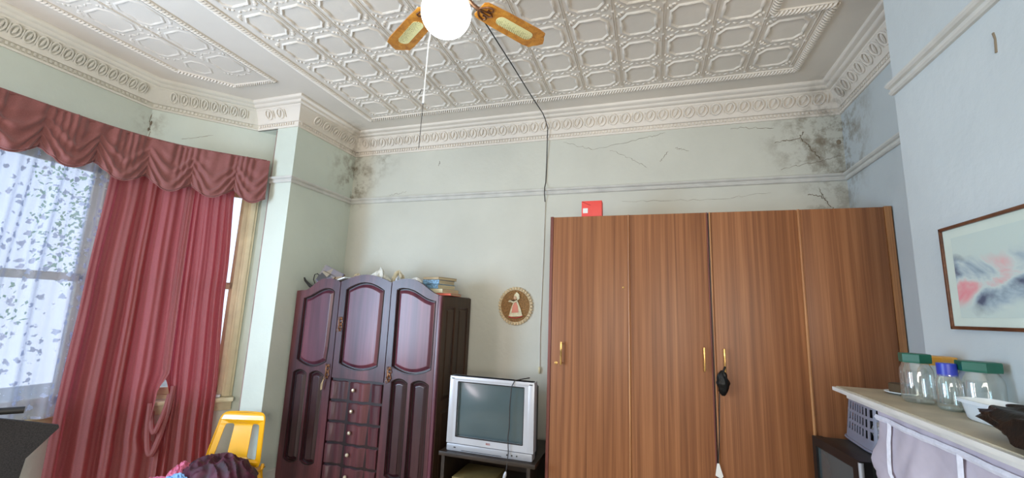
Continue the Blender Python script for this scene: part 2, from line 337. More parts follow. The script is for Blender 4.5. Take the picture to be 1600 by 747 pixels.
    def grid(s, fn, nu, nv, T=None, smooth=True, mi=0, closed_u=False, keep=None, uvf=None):
        vs = []; fs = []
        for i in range(nu+1):
            for j in range(nv+1): vs.append(fn(i/nu, j/nv))
        for i in range(nu):
            for j in range(nv):
                if keep and not keep((i+.5)/nu, (j+.5)/nv): continue
                fs.append((i*(nv+1)+j, (i+1)*(nv+1)+j, (i+1)*(nv+1)+j+1, i*(nv+1)+j+1))
        if uvf: s.uv = [uvf(i/nu, j/nv) for i in range(nu+1) for j in range(nv+1)]
        return s.add(vs, fs, T, smooth, mi)
    def build(s, name, mats, parent=None, origin=None, solid=0., fix=True):
        if not isinstance(mats, (list, tuple)): mats = [mats]
        org = Vector(origin) if origin is not None else (parent['_o'] and Vector(parent['_o']) if parent is not None and '_o' in parent else Vector((0, 0, 0)))
        me = bpy.data.meshes.new(name); me.from_pydata([tuple(Vector(p)-org) for p in s.v], [], s.f)
        for i, p in enumerate(me.polygons): p.material_index = s.mi[i]; p.use_smooth = s.sm[i]
        if s.uv:
            ul = me.uv_layers.new(name='UVMap')
            for lp in me.loops: ul.data[lp.index].uv = s.uv[lp.vertex_index]
        for m in mats: me.materials.append(m)
        if fix and not s.uv:
            bm = bmesh.new(); bm.from_mesh(me); bmesh.ops.recalc_face_normals(bm, faces=bm.faces); bm.to_mesh(me); bm.free()
        me.update()
        if any(s.sm):
            try: me.set_sharp_from_angle(angle=math.radians(42))
            except Exception: pass
        o = bpy.data.objects.new(name, me); sc.collection.objects.link(o)
        if parent is not None:
            o.parent = parent
            if '_o' in parent and Vector(parent['_o']) != org: o.location = org-Vector(parent['_o'])
        elif origin is not None: o.location = origin
        o['_o'] = tuple(org)
        if solid:
            md = o.modifiers.new('thickness', 'SOLIDIFY'); md.thickness = solid; md.offset = 0
        return o
def inset(loop, d):
    n = len(loop); A = sum(loop[i][0]*loop[(i+1) % n][1]-loop[(i+1) % n][0]*loop[i][1] for i in range(n)); sg = 1 if A > 0 else -1; out = []
    for i in range(n):
        a, b, c = loop[i-1], loop[i], loop[(i+1) % n]
        e1 = Vector((b[0]-a[0], b[1]-a[1])); e2 = Vector((c[0]-b[0], c[1]-b[1]))
        if e1.length < 1e-9 or e2.length < 1e-9: out.append(b); continue
        e1.normalize(); e2.normalize(); n1 = Vector((-e1.y, e1.x))*sg; n2 = Vector((-e2.y, e2.x))*sg
        m = n1+n2; m = m/(max(.35, m.length_squared/2))
        out.append((b[0]+m.x*d, b[1]+m.y*d))
    return out
def tag(o, label=None, cat=None, group=None, kind=None):
    if label: o['label'] = label
    if cat: o['category'] = cat
    if group: o['group'] = group
    if kind: o['kind'] = kind
    return o
def thing(name, loc, label=None, cat=None, group=None, kind=None):
    o = bpy.data.objects.new(name, None); sc.collection.objects.link(o); o.location = loc; o.empty_display_size = .05; o['_o'] = tuple(loc)
    return tag(o, label, cat, group, kind)
def clone(root, delta, label=None):
    """copy of a thing with its parts and their sub-parts, moved by delta"""
    def cp(o, par):
        c = o.copy(); sc.collection.objects.link(c); c.parent = par
        for ch in [x for x in bpy.data.objects if x.parent == o]: cp(ch, c)
        return c
    r = cp(root, None); r.location = Vector(root.location)+Vector(delta); r['_o'] = tuple(r.location)
    if label: r['label'] = label
    return r
def struct(o): o['kind'] = 'structure'; return o
def Rz(a): return Matrix.Rotation(a, 4, 'Z')
def Tr(x, y, z): return Matrix.Translation((x, y, z))

# ================================================================ ROOM SHELL
XL, XR, YB, ZC = -2.958, 1.395, 3.60, 3.425
XCH, YCH = 1.08, 2.24          # chimney breast face and far edge
PX, PY = -3.186, 2.81          # pier: left edge and face
BX, BY = -3.93, 2.24           # bay corner
YF = -2.45                     # wall behind the photographer

def wall(name, p0, p1, th, z0, z1, mat, openings=(), ext=(0, 0)):
    """wall along p0->p1, room on the right hand side, thickness outwards"""
    a = Vector(p0); b = Vector(p1); L = (b-a).length; t = (b-a)/L; nrm = Vector((-t.y, t.x))
    T = Matrix(((t.x, nrm.x, 0, a.x), (t.y, nrm.y, 0, a.y), (0, 0, 1, 0), (0, 0, 0, 1)))
    xs = sorted({-ext[0], L+ext[1]} | {o[0] for o in openings} | {o[1] for o in openings}); zs = sorted({z0, z1} | {o[2] for o in openings} | {o[3] for o in openings})
    mb = MB()
    for i in range(len(xs)-1):
        for j in range(len(zs)-1):
            cx, cz = (xs[i]+xs[i+1])/2, (zs[j]+zs[j+1])/2
            if any(o[0] < cx < o[1] and o[2] < cz < o[3] for o in openings): continue
            mb.box(xs[i], xs[i+1], 0, th, zs[j], zs[j+1], T)
    o = struct(mb.build(name, mat)); return o, T
struct(MB().box(-4.2, 1.6, YF-.2, 3.8, -.1, 0).build('floor', M['floor']))
wall('wall_back', (XL, YB), (XR, YB), .15, 0, ZC, M['wall'], ext=(.1, .15))
# pier and left wall: one solid block from the bay opening to the back wall
mb = MB(); mb.box(PX, XL, PY, YB+.15, 0, ZC); mb.box(-3.415, PX, PY, 3.3, 3.20, ZC)
struct(mb.build('wall_left', M['wall_left']))
mb = MB(); mb.box(XR, XR+.15, YCH-.1, YB+.15, 0, ZC); struct(mb.build('wall_right', M['wall_right']))
mb = MB(); mb.box(XCH, XR+.15, .35, YCH, 0, ZC); struct(mb.build('wall_chimney', M['wall_right']))
mb = MB(); mb.box(XR, XR+.15, YF, .35, 0, ZC); struct(mb.build('wall_right_near', M['wall_right']))
mb = MB(); mb.box(PX-.2, XR+.15, YF-.15, YF, 0, ZC); struct(mb.build('wall_front', M['wall']))
mb = MB(); mb.box(PX-.2, XL, YF, -1.1, 0, ZC); struct(mb.build('wall_left_near', M['wall_left']))
SZ0, SZ1 = .86, 2.66
_, T1 = wall('wall_bay_front', (BX, -.55), (BX, BY), .16, 0, ZC, M['wall_left'], [(.6, 2.62, SZ0, SZ1)], ext=(.1, .0))
_, T2 = wall('wall_bay_side', (BX, BY), (-3.17, 3.098), .16, 0, ZC, M['wall_left'], [(.10, .775, SZ0, SZ1)], ext=(.06, .0))
wall('wall_bay_near', (XL, -1.40), (BX, -.55), .16, 0, ZC, M['wall_left'], ext=(0, .06))
# brown painted post where the splayed window wall meets the pier
struct(MB().box(PX-.035, PX-.002, PY+.02, PY+.06, .0, 3.20, bev=.004).build('trim_6', M['brownpost']))

# ---- cornice
def sweep(mb, path, prof, T=None, closed=False):
    P = [Vector(p) for p in path]; n = len(P); offs = []
    for i in range(n):
        d1 = (P[i]-P[i-1]).normalized() if i > 0 else (P[1]-P[0]).normalized(); d2 = (P[i+1]-P[i]).normalized() if i < n-1 else d1
        n1 = Vector((d1.y, -d1.x)); n2 = Vector((d2.y, -d2.x)); m = n1+n2; offs.append(m/(m.length_squared/2))
    vs = [(P[i].x+offs[i].x*p, P[i].y+offs[i].y*p, z) for i in range(n) for p, z in prof]; m = len(prof); fs = []
    for i in range(n-1):
        for k in range(m): k2 = (k+1) % m; fs.append((i*m+k, (i+1)*m+k, (i+1)*m+k2, i*m+k2))
    fs.append(list(range(m))[::-1]); fs.append([(n-1)*m+k for k in range(m)])
    mb.add(vs, fs, T, False); return mb
CPB = [(BX, -.55), (BX, BY), (-3.415, PY)]
CP = [(-3.415, PY), (XL, PY), (XL, YB), (XR, YB), (XR, YCH), (XCH, YCH), (XCH, YF)]
prof = [(-.01, 3.20), (.012, 3.20), (.016, 3.207), (.016, 3.214), (.007, 3.219), (.007, 3.246), (.020, 3.250), (.022, 3.258), (.026, 3.268), (.036, 3.29), (.050, 3.316), (.064, 3.34),
        (.078, 3.358), (.084, 3.362), (.086, 3.372), (.104, 3.374), (.116, 3.384), (.120, 3.394), (.128, 3.396), (.142, 3.402), (.150, 3.412), (.150, 3.43), (-.01, 3.43)]
def cornice(name, CP, end, mat, pitch, sz, note):
  mb = MB(); sweep(mb, end[:1]+CP+end[1:] if False else CP, prof)
  for a, b in zip(CP[:-1], CP[1:]):
      a = Vector(a); b = Vector(b); L = (b-a).length; t = (b-a)/L; nr = Vector((t.y, -t.x))
      T = Matrix(((t.x, nr.x, 0, a.x), (t.y, nr.y, 0, a.y), (0, 0, 1, 0), (0, 0, 0, 1)))
      if L < .35: lo, hi = .02, L+.02
      else: lo, hi = .10, L-.10
      k = max(1, int((hi-lo)/pitch)); st = (hi-lo)/k
      for i in range(k):
          cx = lo+(i+.5)*st
          def q(u, w, h=.004): return (cx+u*sz, .055+w*.515+h*.857*sz, 3.318+w*.857-h*.515)
          mb.tube([q(.036*math.cos(x*PI/6), .043*math.sin(x*PI/6)) for x in range(12)], .0065, 5, T, True)
          mb.tube([q(-.012, -.026), q(-.002, -.008, .007), q(.004, .010, .007), q(.012, .028)], .006, 5, T, rad=[.003, .008, .008, .003])
          mb.tube([q(.056, -.036), q(.056, 0, .007), q(.056, .034)], .005, 4, T, rad=[.003, .006, .003])
      kd = int((L-.04)/.027)
      for i in range(kd): x = .02+i*.027; mb.box(x, x+.015, .004, .016, 3.222, 3.244, T)
  o = struct(mb.build(name, mat)); o['label'] = note
M['plaster_bay'] = wall_paint('bay_cornice_paint', (216, 212, 198), [], .3)
cornice('trim_1', CP, [], M['plaster'], .100, 1.0, 'moulded plaster cornice')
cornice('trim_9', CPB, [], M['plaster_bay'], .066, .62, 'moulded plaster cornice of the bay')

# ---- picture rail and skirting
rail = [(0, 2.685), (.012, 2.685), (.020, 2.692), (.022, 2.700), (.014, 2.706), (.014, 2.714), (.026, 2.718), (.034, 2.726), (.034, 2.735), (.022, 2.741), (0, 2.741)]
mb = MB(); sweep(mb, [(PX, PY), (XL, PY), (XL, YB), (XR, YB), (XR, YCH+.0)], rail); struct(mb.build('trim_2', M['trim']))
mb = MB(); sweep(mb, [(XCH+.0, YCH), (XCH, YF)], rail); struct(mb.build('trim_3', M['trim']))
sk = [(0, 0), (.020, 0), (.020, .24), (.014, .27), (.010, .30), (0, .31)]
mb = MB(); sweep(mb, [(PX, PY), (XL, PY), (XL, YB), (XR, YB)], sk); struct(mb.build('baseboard_back', M['trim']))

# ---- pressed metal ceiling
RF = [1.0]      # relief depth: same tiles, flattened in the bay to imitate flat frontal light
def blob(mb, x, y, z, sx, sy, sz, a=0.):
    sz = sz*RF[0]; R = Matrix.Rotation(a, 3, 'Z')
    vs = [(1, 0, 0), (.7, .7, 0), (0, 1, 0), (-.7, .7, 0), (-1, 0, 0), (-.7, -.7, 0), (0, -1, 0), (.7, -.7, 0)]
    V = [Vector((p[0]*sx, p[1]*sy, 0)) for p in vs] + [Vector((p[0]*sx*.65, p[1]*sy*.65, -sz*.8)) for p in vs] + [Vector((0, 0, -sz))]
    V = [R @ p + Vector((x, y, z)) for p in V]; fs = []
    for k in range(8): k2 = (k+1) % 8; fs.append((k, k2, 8+k2, 8+k)); fs.append((8+k, 8+k2, 16))
    mb.add(V, fs, None, True)
def octa(mb, x, y, hx, hy, c, r, z):
    pts = [(x+hx, y-hy+c), (x+hx, y+hy-c), (x+hx-c*.35, y+hy-c*.75), (x+hx-c, y+hy), (x-hx+c, y+hy), (x-hx+c*.75, y+hy-c*.35), (x-hx, y+hy-c), (x-hx, y-hy+c), (x-hx+c*.35, y-hy+c*.75), (x-hx+c, y-hy), (x+hx-c, y-hy), (x+hx-c*.75, y-hy+c*.35)]
    n = len(pts); rings = []
    for d, h in ((0, 0), (.004, .006), (.010, .009), (.016, .007), (.021, 0)):
        rings.append([(px, py, z-h*RF[0]) for px, py in inset(pts, d)])
    vs = [p for rg in rings for p in rg]; fs = []
    for k in range(4):
        for i in range(n): j = (i+1) % n; fs.append((k*n+i, k*n+j, (k+1)*n+j, (k+1)*n+i))
    mb.add(vs, fs, None, True)
cm = MB(); cm.box(-4.15, XR+.2, YF-.2, 3.8, ZC, ZC+.08)
PXp, PYp = .2885, .2925
def tile(x, y):
    octa(cm, x, y, .112, .112, .045, .02, ZC)
    for sx in (-1, 1):
        for sy in (-1, 1):
            blob(cm, x+sx*.108, y+sy*.108, ZC, .016, .011, .010, sx*sy*PI/4)
            blob(cm, x+sx*.122, y+sy*.090, ZC, .009, .014, .008); blob(cm, x+sx*.090, y+sy*.122, ZC, .014, .009, .008)
    for sx in (-1, 1):
        blob(cm, x+sx*.101, y, ZC, .013, .060, .013); blob(cm, x, y+sx*.101, ZC, .055, .011, .011)
    for k in range(4):
        blob(cm, x-.06+k*.04, y+.146, ZC, .017, .007, .006, .5 if k % 2 else -.5)
    cm.box(x+.1365, x+.1405, y-.146, y+.146, ZC-.006, ZC+.001); cm.box(x+.1465, x+.1505, y-.146, y+.146, ZC-.006, ZC+.001)
    blob(cm, x+.1443, y+.146, ZC, .012, .012, .009)
def okmain(x, y): return x < .86 and (y > 2.58 or x < .6)
for k in range(12):
    for j in range(16):
        x, y = .83-PXp*k, 3.05-PYp*j
        if okmain(x, y): tile(x, y)
RF[0] = .55
for j in range(9):
    y = 2.16-PYp*j*1.0
    for x in (-3.05, -3.33):
        if x < -3.2 and j == 0: 
            octa(cm, x+.02, y-.02, .09, .09, .05, .02, ZC); continue
        tile(x, y)
struct(cm.build('ceiling', M['plaster']))
def rope(path, w, name):
    mb = MB(); P = [Vector(p) for p in path]
    for a, b in zip(P[:-1], P[1:]):
        L = (b-a).length; t = (b-a)/L; nr = Vector((t.y, -t.x)); T = Matrix(((t.x, nr.x, 0, a.x), (t.y, nr.y, 0, a.y), (0, 0, 1, ZC), (0, 0, 0, 1)))
        k = int(L/.021)
        mb.box(-w*.3, L+w*.3, -w*.85, -w*.62, -.010, 0, T); mb.box(-w*.3, L+w*.3, w*.62, w*.85, -.010, 0, T)
        for i in range(k):
            x = (i+.5)*L/k; ca, sa = math.cos(.75), math.sin(.75); vs = []; fs = []
            for u in (-1, -.6, 0, .6, 1):
                rr = math.sqrt(max(0.02, 1-u*u))
                for q in range(7):
                    a_ = PI*q/6; lx = u*w*.85; ly = .0095*rr*math.cos(a_); vs.append((x+lx*.62+ly, lx, -.024*math.sqrt(max(0, 1-(u*.93)**2))*(.45+.55*math.sin(a_))*(1 if 0 < q < 6 else 0)-.001))
            for u in range(4):
                for q in range(6): fs.append((u*7+q, (u+1)*7+q, (u+1)*7+q+1, u*7+q+1))
            mb.add(vs, fs, T, True)
    return struct(mb.build(name, M['plaster']))
rope([(-2.54, -1.6), (-2.54, 3.25), (1.02, 3.25), (1.02, 2.575), (.715, 2.575), (.715, -1.6)], .030, 'trim_4')
rope([(-2.87, -1.0), (-2.87, 2.44), (-3.27, 2.42), (-3.52, 2.12), (-3.52, -.7)], .020, 'trim_5')

# ---- hairline cracks and cobweb scars (thin relief lines on the plaster)
def scratch(mb, pts, r, wob=.008, n=14):
    r = r*.6
    P = [Vector(p) for p in pts]; out = []; rad = []
    for a, b in zip(P[:-1], P[1:]):
        for i in range(n):
            f = i/n; q = a.lerp(b, f); w = Vector((random.uniform(-1, 1), 0, random.uniform(-1, 1)))*wob; out.append(q+w)
            rad.append(r*random.uniform(.4, 1.2))
    out.append(P[-1]); rad.append(r*.3); mb.tube(out, r, 4, rad=rad)
mb = MB(); y = YB-.001
for pts, r in [([(.95, y, 3.02), (1.12, y, 3.04), (1.2, y, 2.93), (1.24, y, 2.86)], .006), ([(1.12, y, 3.04), (1.14, y, 3.09)], .005), ([(.98, y, 2.80), (1.2, y, 2.84), (1.37, y, 2.88)], .003),
               ([(1.14, y, 2.60), (1.24, y, 2.56), (1.30, y, 2.46)], .005), ([(1.24, y, 2.56), (1.22, y, 2.64)], .004),
               ([(-.72, y, 3.17), (-.45, y, 3.08), (0, y, 3.15), (.15, y, 3.18)], .0022), ([(-.3, y, 3.06), (-.15, y, 2.98), (.0, y, 2.88)], .002),
               ([(.1, y, 2.93), (.17, y, 3.01)], .003), ([(.22, y, 3.04), (.33, y, 3.0)], .0025), ([(.65, y, 3.17), (.95, y, 3.14)], .003),
               ([(-2.5, y, 2.76), (-2.3, y, 2.79)], .002), ([(-.2, y, 2.60), (.5, y, 2.58), (.9, y, 2.62)], .0018), ([(-1.95, y, 3.08), (-1.96, y, 3.04)], .003)]: scratch(mb, pts, r)
mb.sphere((1.365, YB-.002, 2.985), .016, (1, .2, 1.3), 8)
struct(mb.build('trim_7', M['crack']))
mb = MB()
scratch(mb, [(-3.925, 2.245, 3.17), (-3.927, 2.235, 3.10), (-3.92, 2.25, 3.0), (-3.93, 2.24, 2.92)], .005, .006)
mb.sphere((-3.922, 2.245, 3.08), .013, (.5, .5, 1.6), 8); mb.sphere((-3.922, 2.235, 3.02), .012, (.5, .5, 1.4), 8)
scratch(mb, [(-3.78, 2.408, 2.99), (-3.64, 2.566, 3.08)], .003, .003)
mb.tube([(XCH-.001, 1.66, 2.60), (XCH-.002, 1.655, 2.575), (XCH-.001, 1.66, 2.53)], .003, 5, rad=[.004, .003, .004])
struct(mb.build('trim_8', M['crack']))

# ---- windows
def sash_window(name, T, s0, s1, label, arch_side=None):
    """T: x along the wall, y outwards"""
    w = thing(name, T @ Vector(((s0+s1)/2, .05, SZ0)), label, None, None, 'structure')
    mb = MB(); z0, z1 = SZ0, SZ1
    for a, b in ((s0, s0+.035), (s1-.035, s1)): mb.box(a, b, .0, .15, z0, z1, T)
    mb.box(s0, s1, 0, .15, z1-.04, z1, T); mb.box(s0, s1, .02, .15, z0, z0+.03, T)
    mb.build('window_frame', M['cream'], w)
    mb = MB()
    for a, b in ((s0-.075, s0+.0), (s1, s1+.075)):
        mb.box(a, b, -.018, .0, z0-.0, z1+.08, T, bev=.004); mb.box(a+.018, b-.018, -.026, -.018, z0, z1+.06, T, bev=.003)
    mb.box(s0-.075, s1+.075, -.02, 0, z1, z1+.09, T, bev=.004); mb.build('architrave', M['cream'], w)
    zm = 1.77
    for (za, zb, yo) in ((z0+.03, zm+.02, .05), (zm-.02, z1-.04, .085)):
        mb = MB(); a, b = s0+.035, s1-.030
        mb.box(a, a+.045, yo, yo+.03, za, zb, T, bev=.004); mb.box(b-.032, b, yo, yo+.03, za, zb, T, bev=.004)
        mb.box(a, b, yo, yo+.03, za, za+.055, T, bev=.004); mb.box(a, b, yo, yo+.03, zb-.045, zb, T, bev=.004)
        if b-a > 1.2: mb.box((a+b)/2-.02, (a+b)/2+.02, yo, yo+.03, za, zb, T)
        s = mb.build('sash', M['cream'], w)
        MB().box(a+.04, b-.04, yo+.012, yo+.016, za+.05, zb-.04, T).build('pane', M['glass'], s)
    mb = MB(); mb.box(s0-.09, s1+.09, -.075, .02, z0-.035, z0-.002, T, bev=.008); mb.box(s0-.08, s1+.08, -.02, -.0, z0-.11, z0-.035, T, bev=.004); mb.build('sill', M['cream'], w)
    return w
sash_window('window_1', T1, .6, 2.62, 'wide sash window behind the lace curtain')
sash_window('window_2', T2, .10, .775, 'narrow sash window behind the red curtains')

# ---- garden outside
struct(MB().box(-14, -4.25, -8, 12, -.6, -.5).build('ground', M['soil']))
def bush(name, c, r, n, label):
    mb = MB(); c = Vector(c)
    for i in range(n):
        d = Vector((random.gauss(0, 1), random.gauss(0, 1), random.gauss(0, 1))).normalized()*random.random()**.4; p = c+Vector((d.x*r[0], d.y*r[1], d.z*r[2]))
        e = random.uniform(.028, .055); u = Vector((random.gauss(0, 1), random.gauss(0, 1), random.gauss(0, 1))).normalized(); v = u.orthogonal().normalized()
        q = p+u*e*2; mb.add([p, p+u*e+v*e*.5, q, p+u*e-v*e*.5+Vector((0, 0, .01))], [(0, 1, 2, 3)])
    for a in (-.15, 0, .18): mb.tube([(c.x+a*.3, c.y+a*.3, -.5), (c.x+a, c.y+a, c.z-r[2]*.3), (c.x+a*4, c.y+a*3, c.z+r[2]*.4)], .04, 6, rad=[.06, .04, .015])
    o = mb.build(name, M['leaf'], fix=False); tag(o, label, 'bush'); return o
bush('garden_bush', (-9.2, 5.2, 3.4), (1.3, 1.3, 2.0), 2200, 'green leafy garden shrub outside, seen through the lace near the curtain')
bush('garden_bush', (-9.5, 2.6, 1.2), (1.2, 1.6, 1.2), 1300, 'low garden shrub outside, seen through the lower lace at the far left')

# ================================================================ CURTAINS
plan = [(-3.72, -.2), (-3.76, 1.2), (-3.76, 1.55), (-3.75, 1.85), (-3.70, 2.1), (-3.60, 2.32), (-3.42, 2.52), (-3.20, 2.74)]
def plan_at(s, off=0.):
    P = [Vector(p) for p in plan]; acc = 0
    segs = [(a, b, (b-a).length) for a, b in zip(P[:-1], P[1:])]
    def raw(x):
        acc = 0
        for k, (a, b, L) in enumerate(segs):
            if x <= acc+L or k == len(segs)-1: return a+(b-a)*((x-acc)/L)
            acc += L
    p = (raw(s-.08)+raw(s)*2+raw(s+.08))/4; d = (raw(s+.05)-raw(s-.05)).normalized()
    return p+Vector((-d.y, d.x))*off      # off > 0 : towards the window
def interp(tab, x):
    if x <= tab[0][0]: return tab[0][1]
    for (a, va), (b, vb) in zip(tab[:-1], tab[1:]):
        if x <= b: f = (x-a)/(b-a); f = f*f*(3-2*f); return va+(vb-va)*f
    return tab[-1][1]
# valance: swagged lobes
cusps = [.55, .86, 1.16, 1.46, 1.756, 2.043, 2.345, 2.633, 2.927, 3.20]
lowz = [2.59]*5+[2.589, 2.575, 2.56, 2.573, 2.56]
def val(u, v):
    s = .55+u*(3.165-.55); k = max(i for i in range(len(cusps)-1) if cusps[i] <= s+1e-6); f = (s-cusps[k])/(cusps[k+1]-cusps[k])
    zc = lowz[k]+(lowz[k+1]-lowz[k])*f; sag = math.sin(PI*max(0, min(1, f)))**1.15; zb = zc-.088*sag
    zt = 2.868; z = zt+(zb-zt)*v
    lob = math.sin(PI*f)
    sw = v**1.3; off = -.024-.030*sw*lob
    w = v*7.0+lob*v*1.6
    ph = 30*v-13*lob**.8*v**.6+2.0*noise.noise(Vector((s*9, v*2, 4))); ss = math.sin(ph); off += -.015*min(1, v/.4)**1.5*(ss if ss > 0 else ss*.5)*(.45+.55*lob)
    off += .007*math.sin(s*110+4*math.sin(s*17)+v*2)*(1-v)**.8+.010*math.sin(s*43+2*math.sin(s*9)+v*3)*(1-v)
    off += .018*math.exp(-((min(f, 1-f))/.10)**2)*v
    if v > .97: off += .012
    p = plan_at(s, off); return (p.x, p.y, z+ .004*math.sin(s*120)*(v < .04))
mb = MB(); mb.grid(val, 560, 64)
o = mb.build('valance', M['pelmet'], thing('curtain_valance', (-3.6, 2.3, 2.6), 'dusty rose swagged valance hanging across the top of the bay window', 'valance'), solid=.003, fix=False)
vroot = o.parent
mb = MB(); mb.tube([(*plan_at(.5+i*.088, -.008), 2.868) for i in range(31)], .012, 8); mb.build('heading', M['pelmet'], vroot)
def fringe_pts():
    return [Vector(val(i/300, 1.0)) for i in range(301)]
mb = MB(); mb.tube(fringe_pts(), .005, 5); tag(mb.build('hem_cord', M['pelmet'], vroot), 'paler cord along the scalloped hem')
# curtains
def drape(name, label, top, bot, off0, seed, L, Rr, folds, amp=.03, devL=(), devR=()):
    root = None
    def fn(u, v):
        z = top+(bot-top)*v; s0 = interp(L, -z) if False else interp([(-a, b) for a, b in L], -z); s1 = interp([(-a, b) for a, b in Rr], -z)
        s = s0+(s1-s0)*u; g = u*folds*2*PI
        if devR: s += interp([(-a_, b_) for a_, b_ in devR], -z)*u**7
        if devL: s += interp([(-a_, b_) for a_, b_ in devL], -z)*(1-u)**7
        a = amp*(.45+.75*v)
        wv = 1.5*math.sin(u*4.3+seed)+.9*math.sin(u*9.1+seed*2); fo = math.sin(g+seed+.25*math.sin(v*2+seed)+wv)
        off = off0+a*(abs(fo)**.7*(1 if fo > 0 else -1))+a*.30*math.sin(g*2.7+v*.5+seed*2+wv)*(1-.5*v)+.008*noise.noise(Vector((u*14, v*5, seed)))
        if v < .12: off = off*(.4+.6*v/.12)+off0*(.6-.6*v/.12)
        p = plan_at(s, off); return (p.x, p.y, z)
    mb = MB(); mb.grid(fn, 260, 90); o = mb.build(name, M['curtain'], fix=False, solid=.0)
    return tag(o, label, 'curtain', None)
drape('curtain', 'wide dusty rose curtain beside the lace, its lower edge swept to the left', 2.66, .02, .075, 1.0,
      [(2.66, 2.17), (1.7, 2.145), (.85, 2.125), (.02, 2.13)], [(2.66, 2.66), (.02, 2.71)], 5.0, .034, (), [(2.66, 0), (1.1, 0), (.93, -.062), (.64, -.085), (.52, .0), (.02, 0)])
drape('curtain', 'narrower dusty rose curtain covering the splayed side window', 2.66, .02, .085, 2.3,
      [(2.66, 2.60), (.02, 2.65)], [(2.66, 2.925), (1.8, 2.962), (.8, 3.005), (.02, 3.045)], 5.5, .020, [(2.66, 0), (1.15, 0), (.86, .085), (.66, .015), (.02, 0)])
# hitched loops of cloth at the gap between the drapes
mb = MB()
for k, (zt, zl, w, r) in enumerate(((.80, .655, .050, .016), (.86, .50, .070, .019))):
    pts = []
    for i in range(17):
        f = i/16; s = 2.665+w*(f*2-1)*(.9); z = zt-(zt-zl)*math.sin(PI*f)**.55+(.12 if f > .5 else 0)*(f-.5)*2; p = plan_at(s, .075-.062*math.sin(PI*f)); pts.append((p.x, p.y, z))
    mb.tube(pts, r, 8)
cl = mb.build('curtain_loop', M['curtain'], None); cl.parent = bpy.data.objects['curtain']; cl['label'] = 'looped fold of cloth at the gap'
# lace
def lacef(u, v):
    y = .02+u*2.02; z = 2.64-v*1.80; x = -3.835+.026*math.sin(y*34+.8*math.sin(v*3))*(.5+.5*v)+.010*math.sin(y*81+v)+.012*math.sin(y*11); return (x, y+.012*math.sin(v*4+y*9), z)
mb = MB(); mb.grid(lacef, 320, 50, uvf=lambda u, v: (u*2.6, v*1.8)); o = mb.build('lace_curtain', M['lace'], fix=False)
tag(o, 'sheer white lace curtain with sprig pattern across the wide bay window', 'lace curtain')
# bits on the sill
p = T2 @ Vector((.30, -.04, SZ0)); t = thing('bottle', p, 'small clear bottle on the sill, seen in the gap between the red curtains', 'bottle')
MB().lathe([(.0, 0), (.022, 0), (.024, .01), (.024, .07), (.012, .09), (.010, .11)], 16, Tr(*p)).build('bottle_body', M['jarglass'], t)
MB().lathe([(.0, .108), (.012, .108), (.012, .125), (.0, .127)], 12, Tr(*p)).build('cap', M['tubwhite'], t)
p = T2 @ Vector((.72, -.03, SZ0)); tag(MB().box(-.05, .05, -.025, .025, 0, .018, Tr(*p) @ Rz(.8), bev=.006).build('soap_dish', M['tubwhite'], origin=p), 'white slab-like dish at the right end of the window sill', 'dish')

# ================================================================ DARK WARDROBE (left)
YW = 3.03
wd = thing('wardrobe', (-2.24, 3.3, 0), 'tall dark mahogany three-door wardrobe with arched tops and centre drawers', 'wardrobe')
mb = MB(); mb.box(-2.925, -1.545, YW+.012, 3.575, .10, 1.70); mb.box(-2.94, -1.54, YW+.02, 3.57, 0, .10); mb.box(-2.925, -1.54, YW+.012, 3.578, 1.70, 1.752, bev=.006)
mb.build('cabinet_body', M['dkwood'], wd)
# side: two columns of tall panels
mb = MB(); T = Matrix(((0, 1, 0, -1.548), (1, 0, 0, 0), (0, 0, 1, 0), (0, 0, 0, 1)))   # x->world y, y->world x
holes = []
for a, b in ((3.105, 3.27), (3.335, 3.525)):
    for z0, z1 in ((.95, 1.66), (.20, .88)): holes.append([(a, z0), (b, z0), (b, z1), (a, z1)])
mb.plate([(YW+.01, .08), (3.578, .08), (3.578, 1.745), (YW+.01, 1.745)], 0, .016, holes, T)
for h in holes: mb.field(h, [(.0, .002), (.012, .004), (.03, .013)], T)
mb.build('side_panel', M['dkside'], wd)
def arc(x0, x1, z, h, n=12, rev=False):
    pts = [(x0+(x1-x0)*i/n, z+h*math.sin(PI*i/n)**.9 if h > 0 else z-abs(h)*math.sin(PI*i/n)**.9) for i in range(n+1)]
    return pts[::-1] if rev else pts
def spath(x0, z0, x1, z1, n=14):
    return [(x0+(x1-x0)*i/n, z0+(z1-z0)*(.5-.5*math.cos(PI*min(1, (i/n)*1.15)))) for i in range(n+1)]
def dk_door(outer, panels, handle, tagpos, name='door'):
    mb = MB(); mb.plate(outer, YW-.022, YW+.008, panels); o = mb.build(name, M['dkwood'], wd)
    for pi_, pl in enumerate(panels):
        mb = MB(); mb.field(pl, [(-.002, YW-.002), (.010, YW-.001)], None, 1); mb.field(pl, [(.010, YW-.001), (.016, YW-.004), (.034, YW-.018), (.037, YW-.0185)], None, 0)
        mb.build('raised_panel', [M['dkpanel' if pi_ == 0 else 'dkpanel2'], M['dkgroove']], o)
        mb = MB(); n = inset(pl, -.004); mb.tube([(x, YW-.022, z) for x, z in n], .0045, 6, None, True); mb.build('moulding', M['dkgroove'], o)
    return o
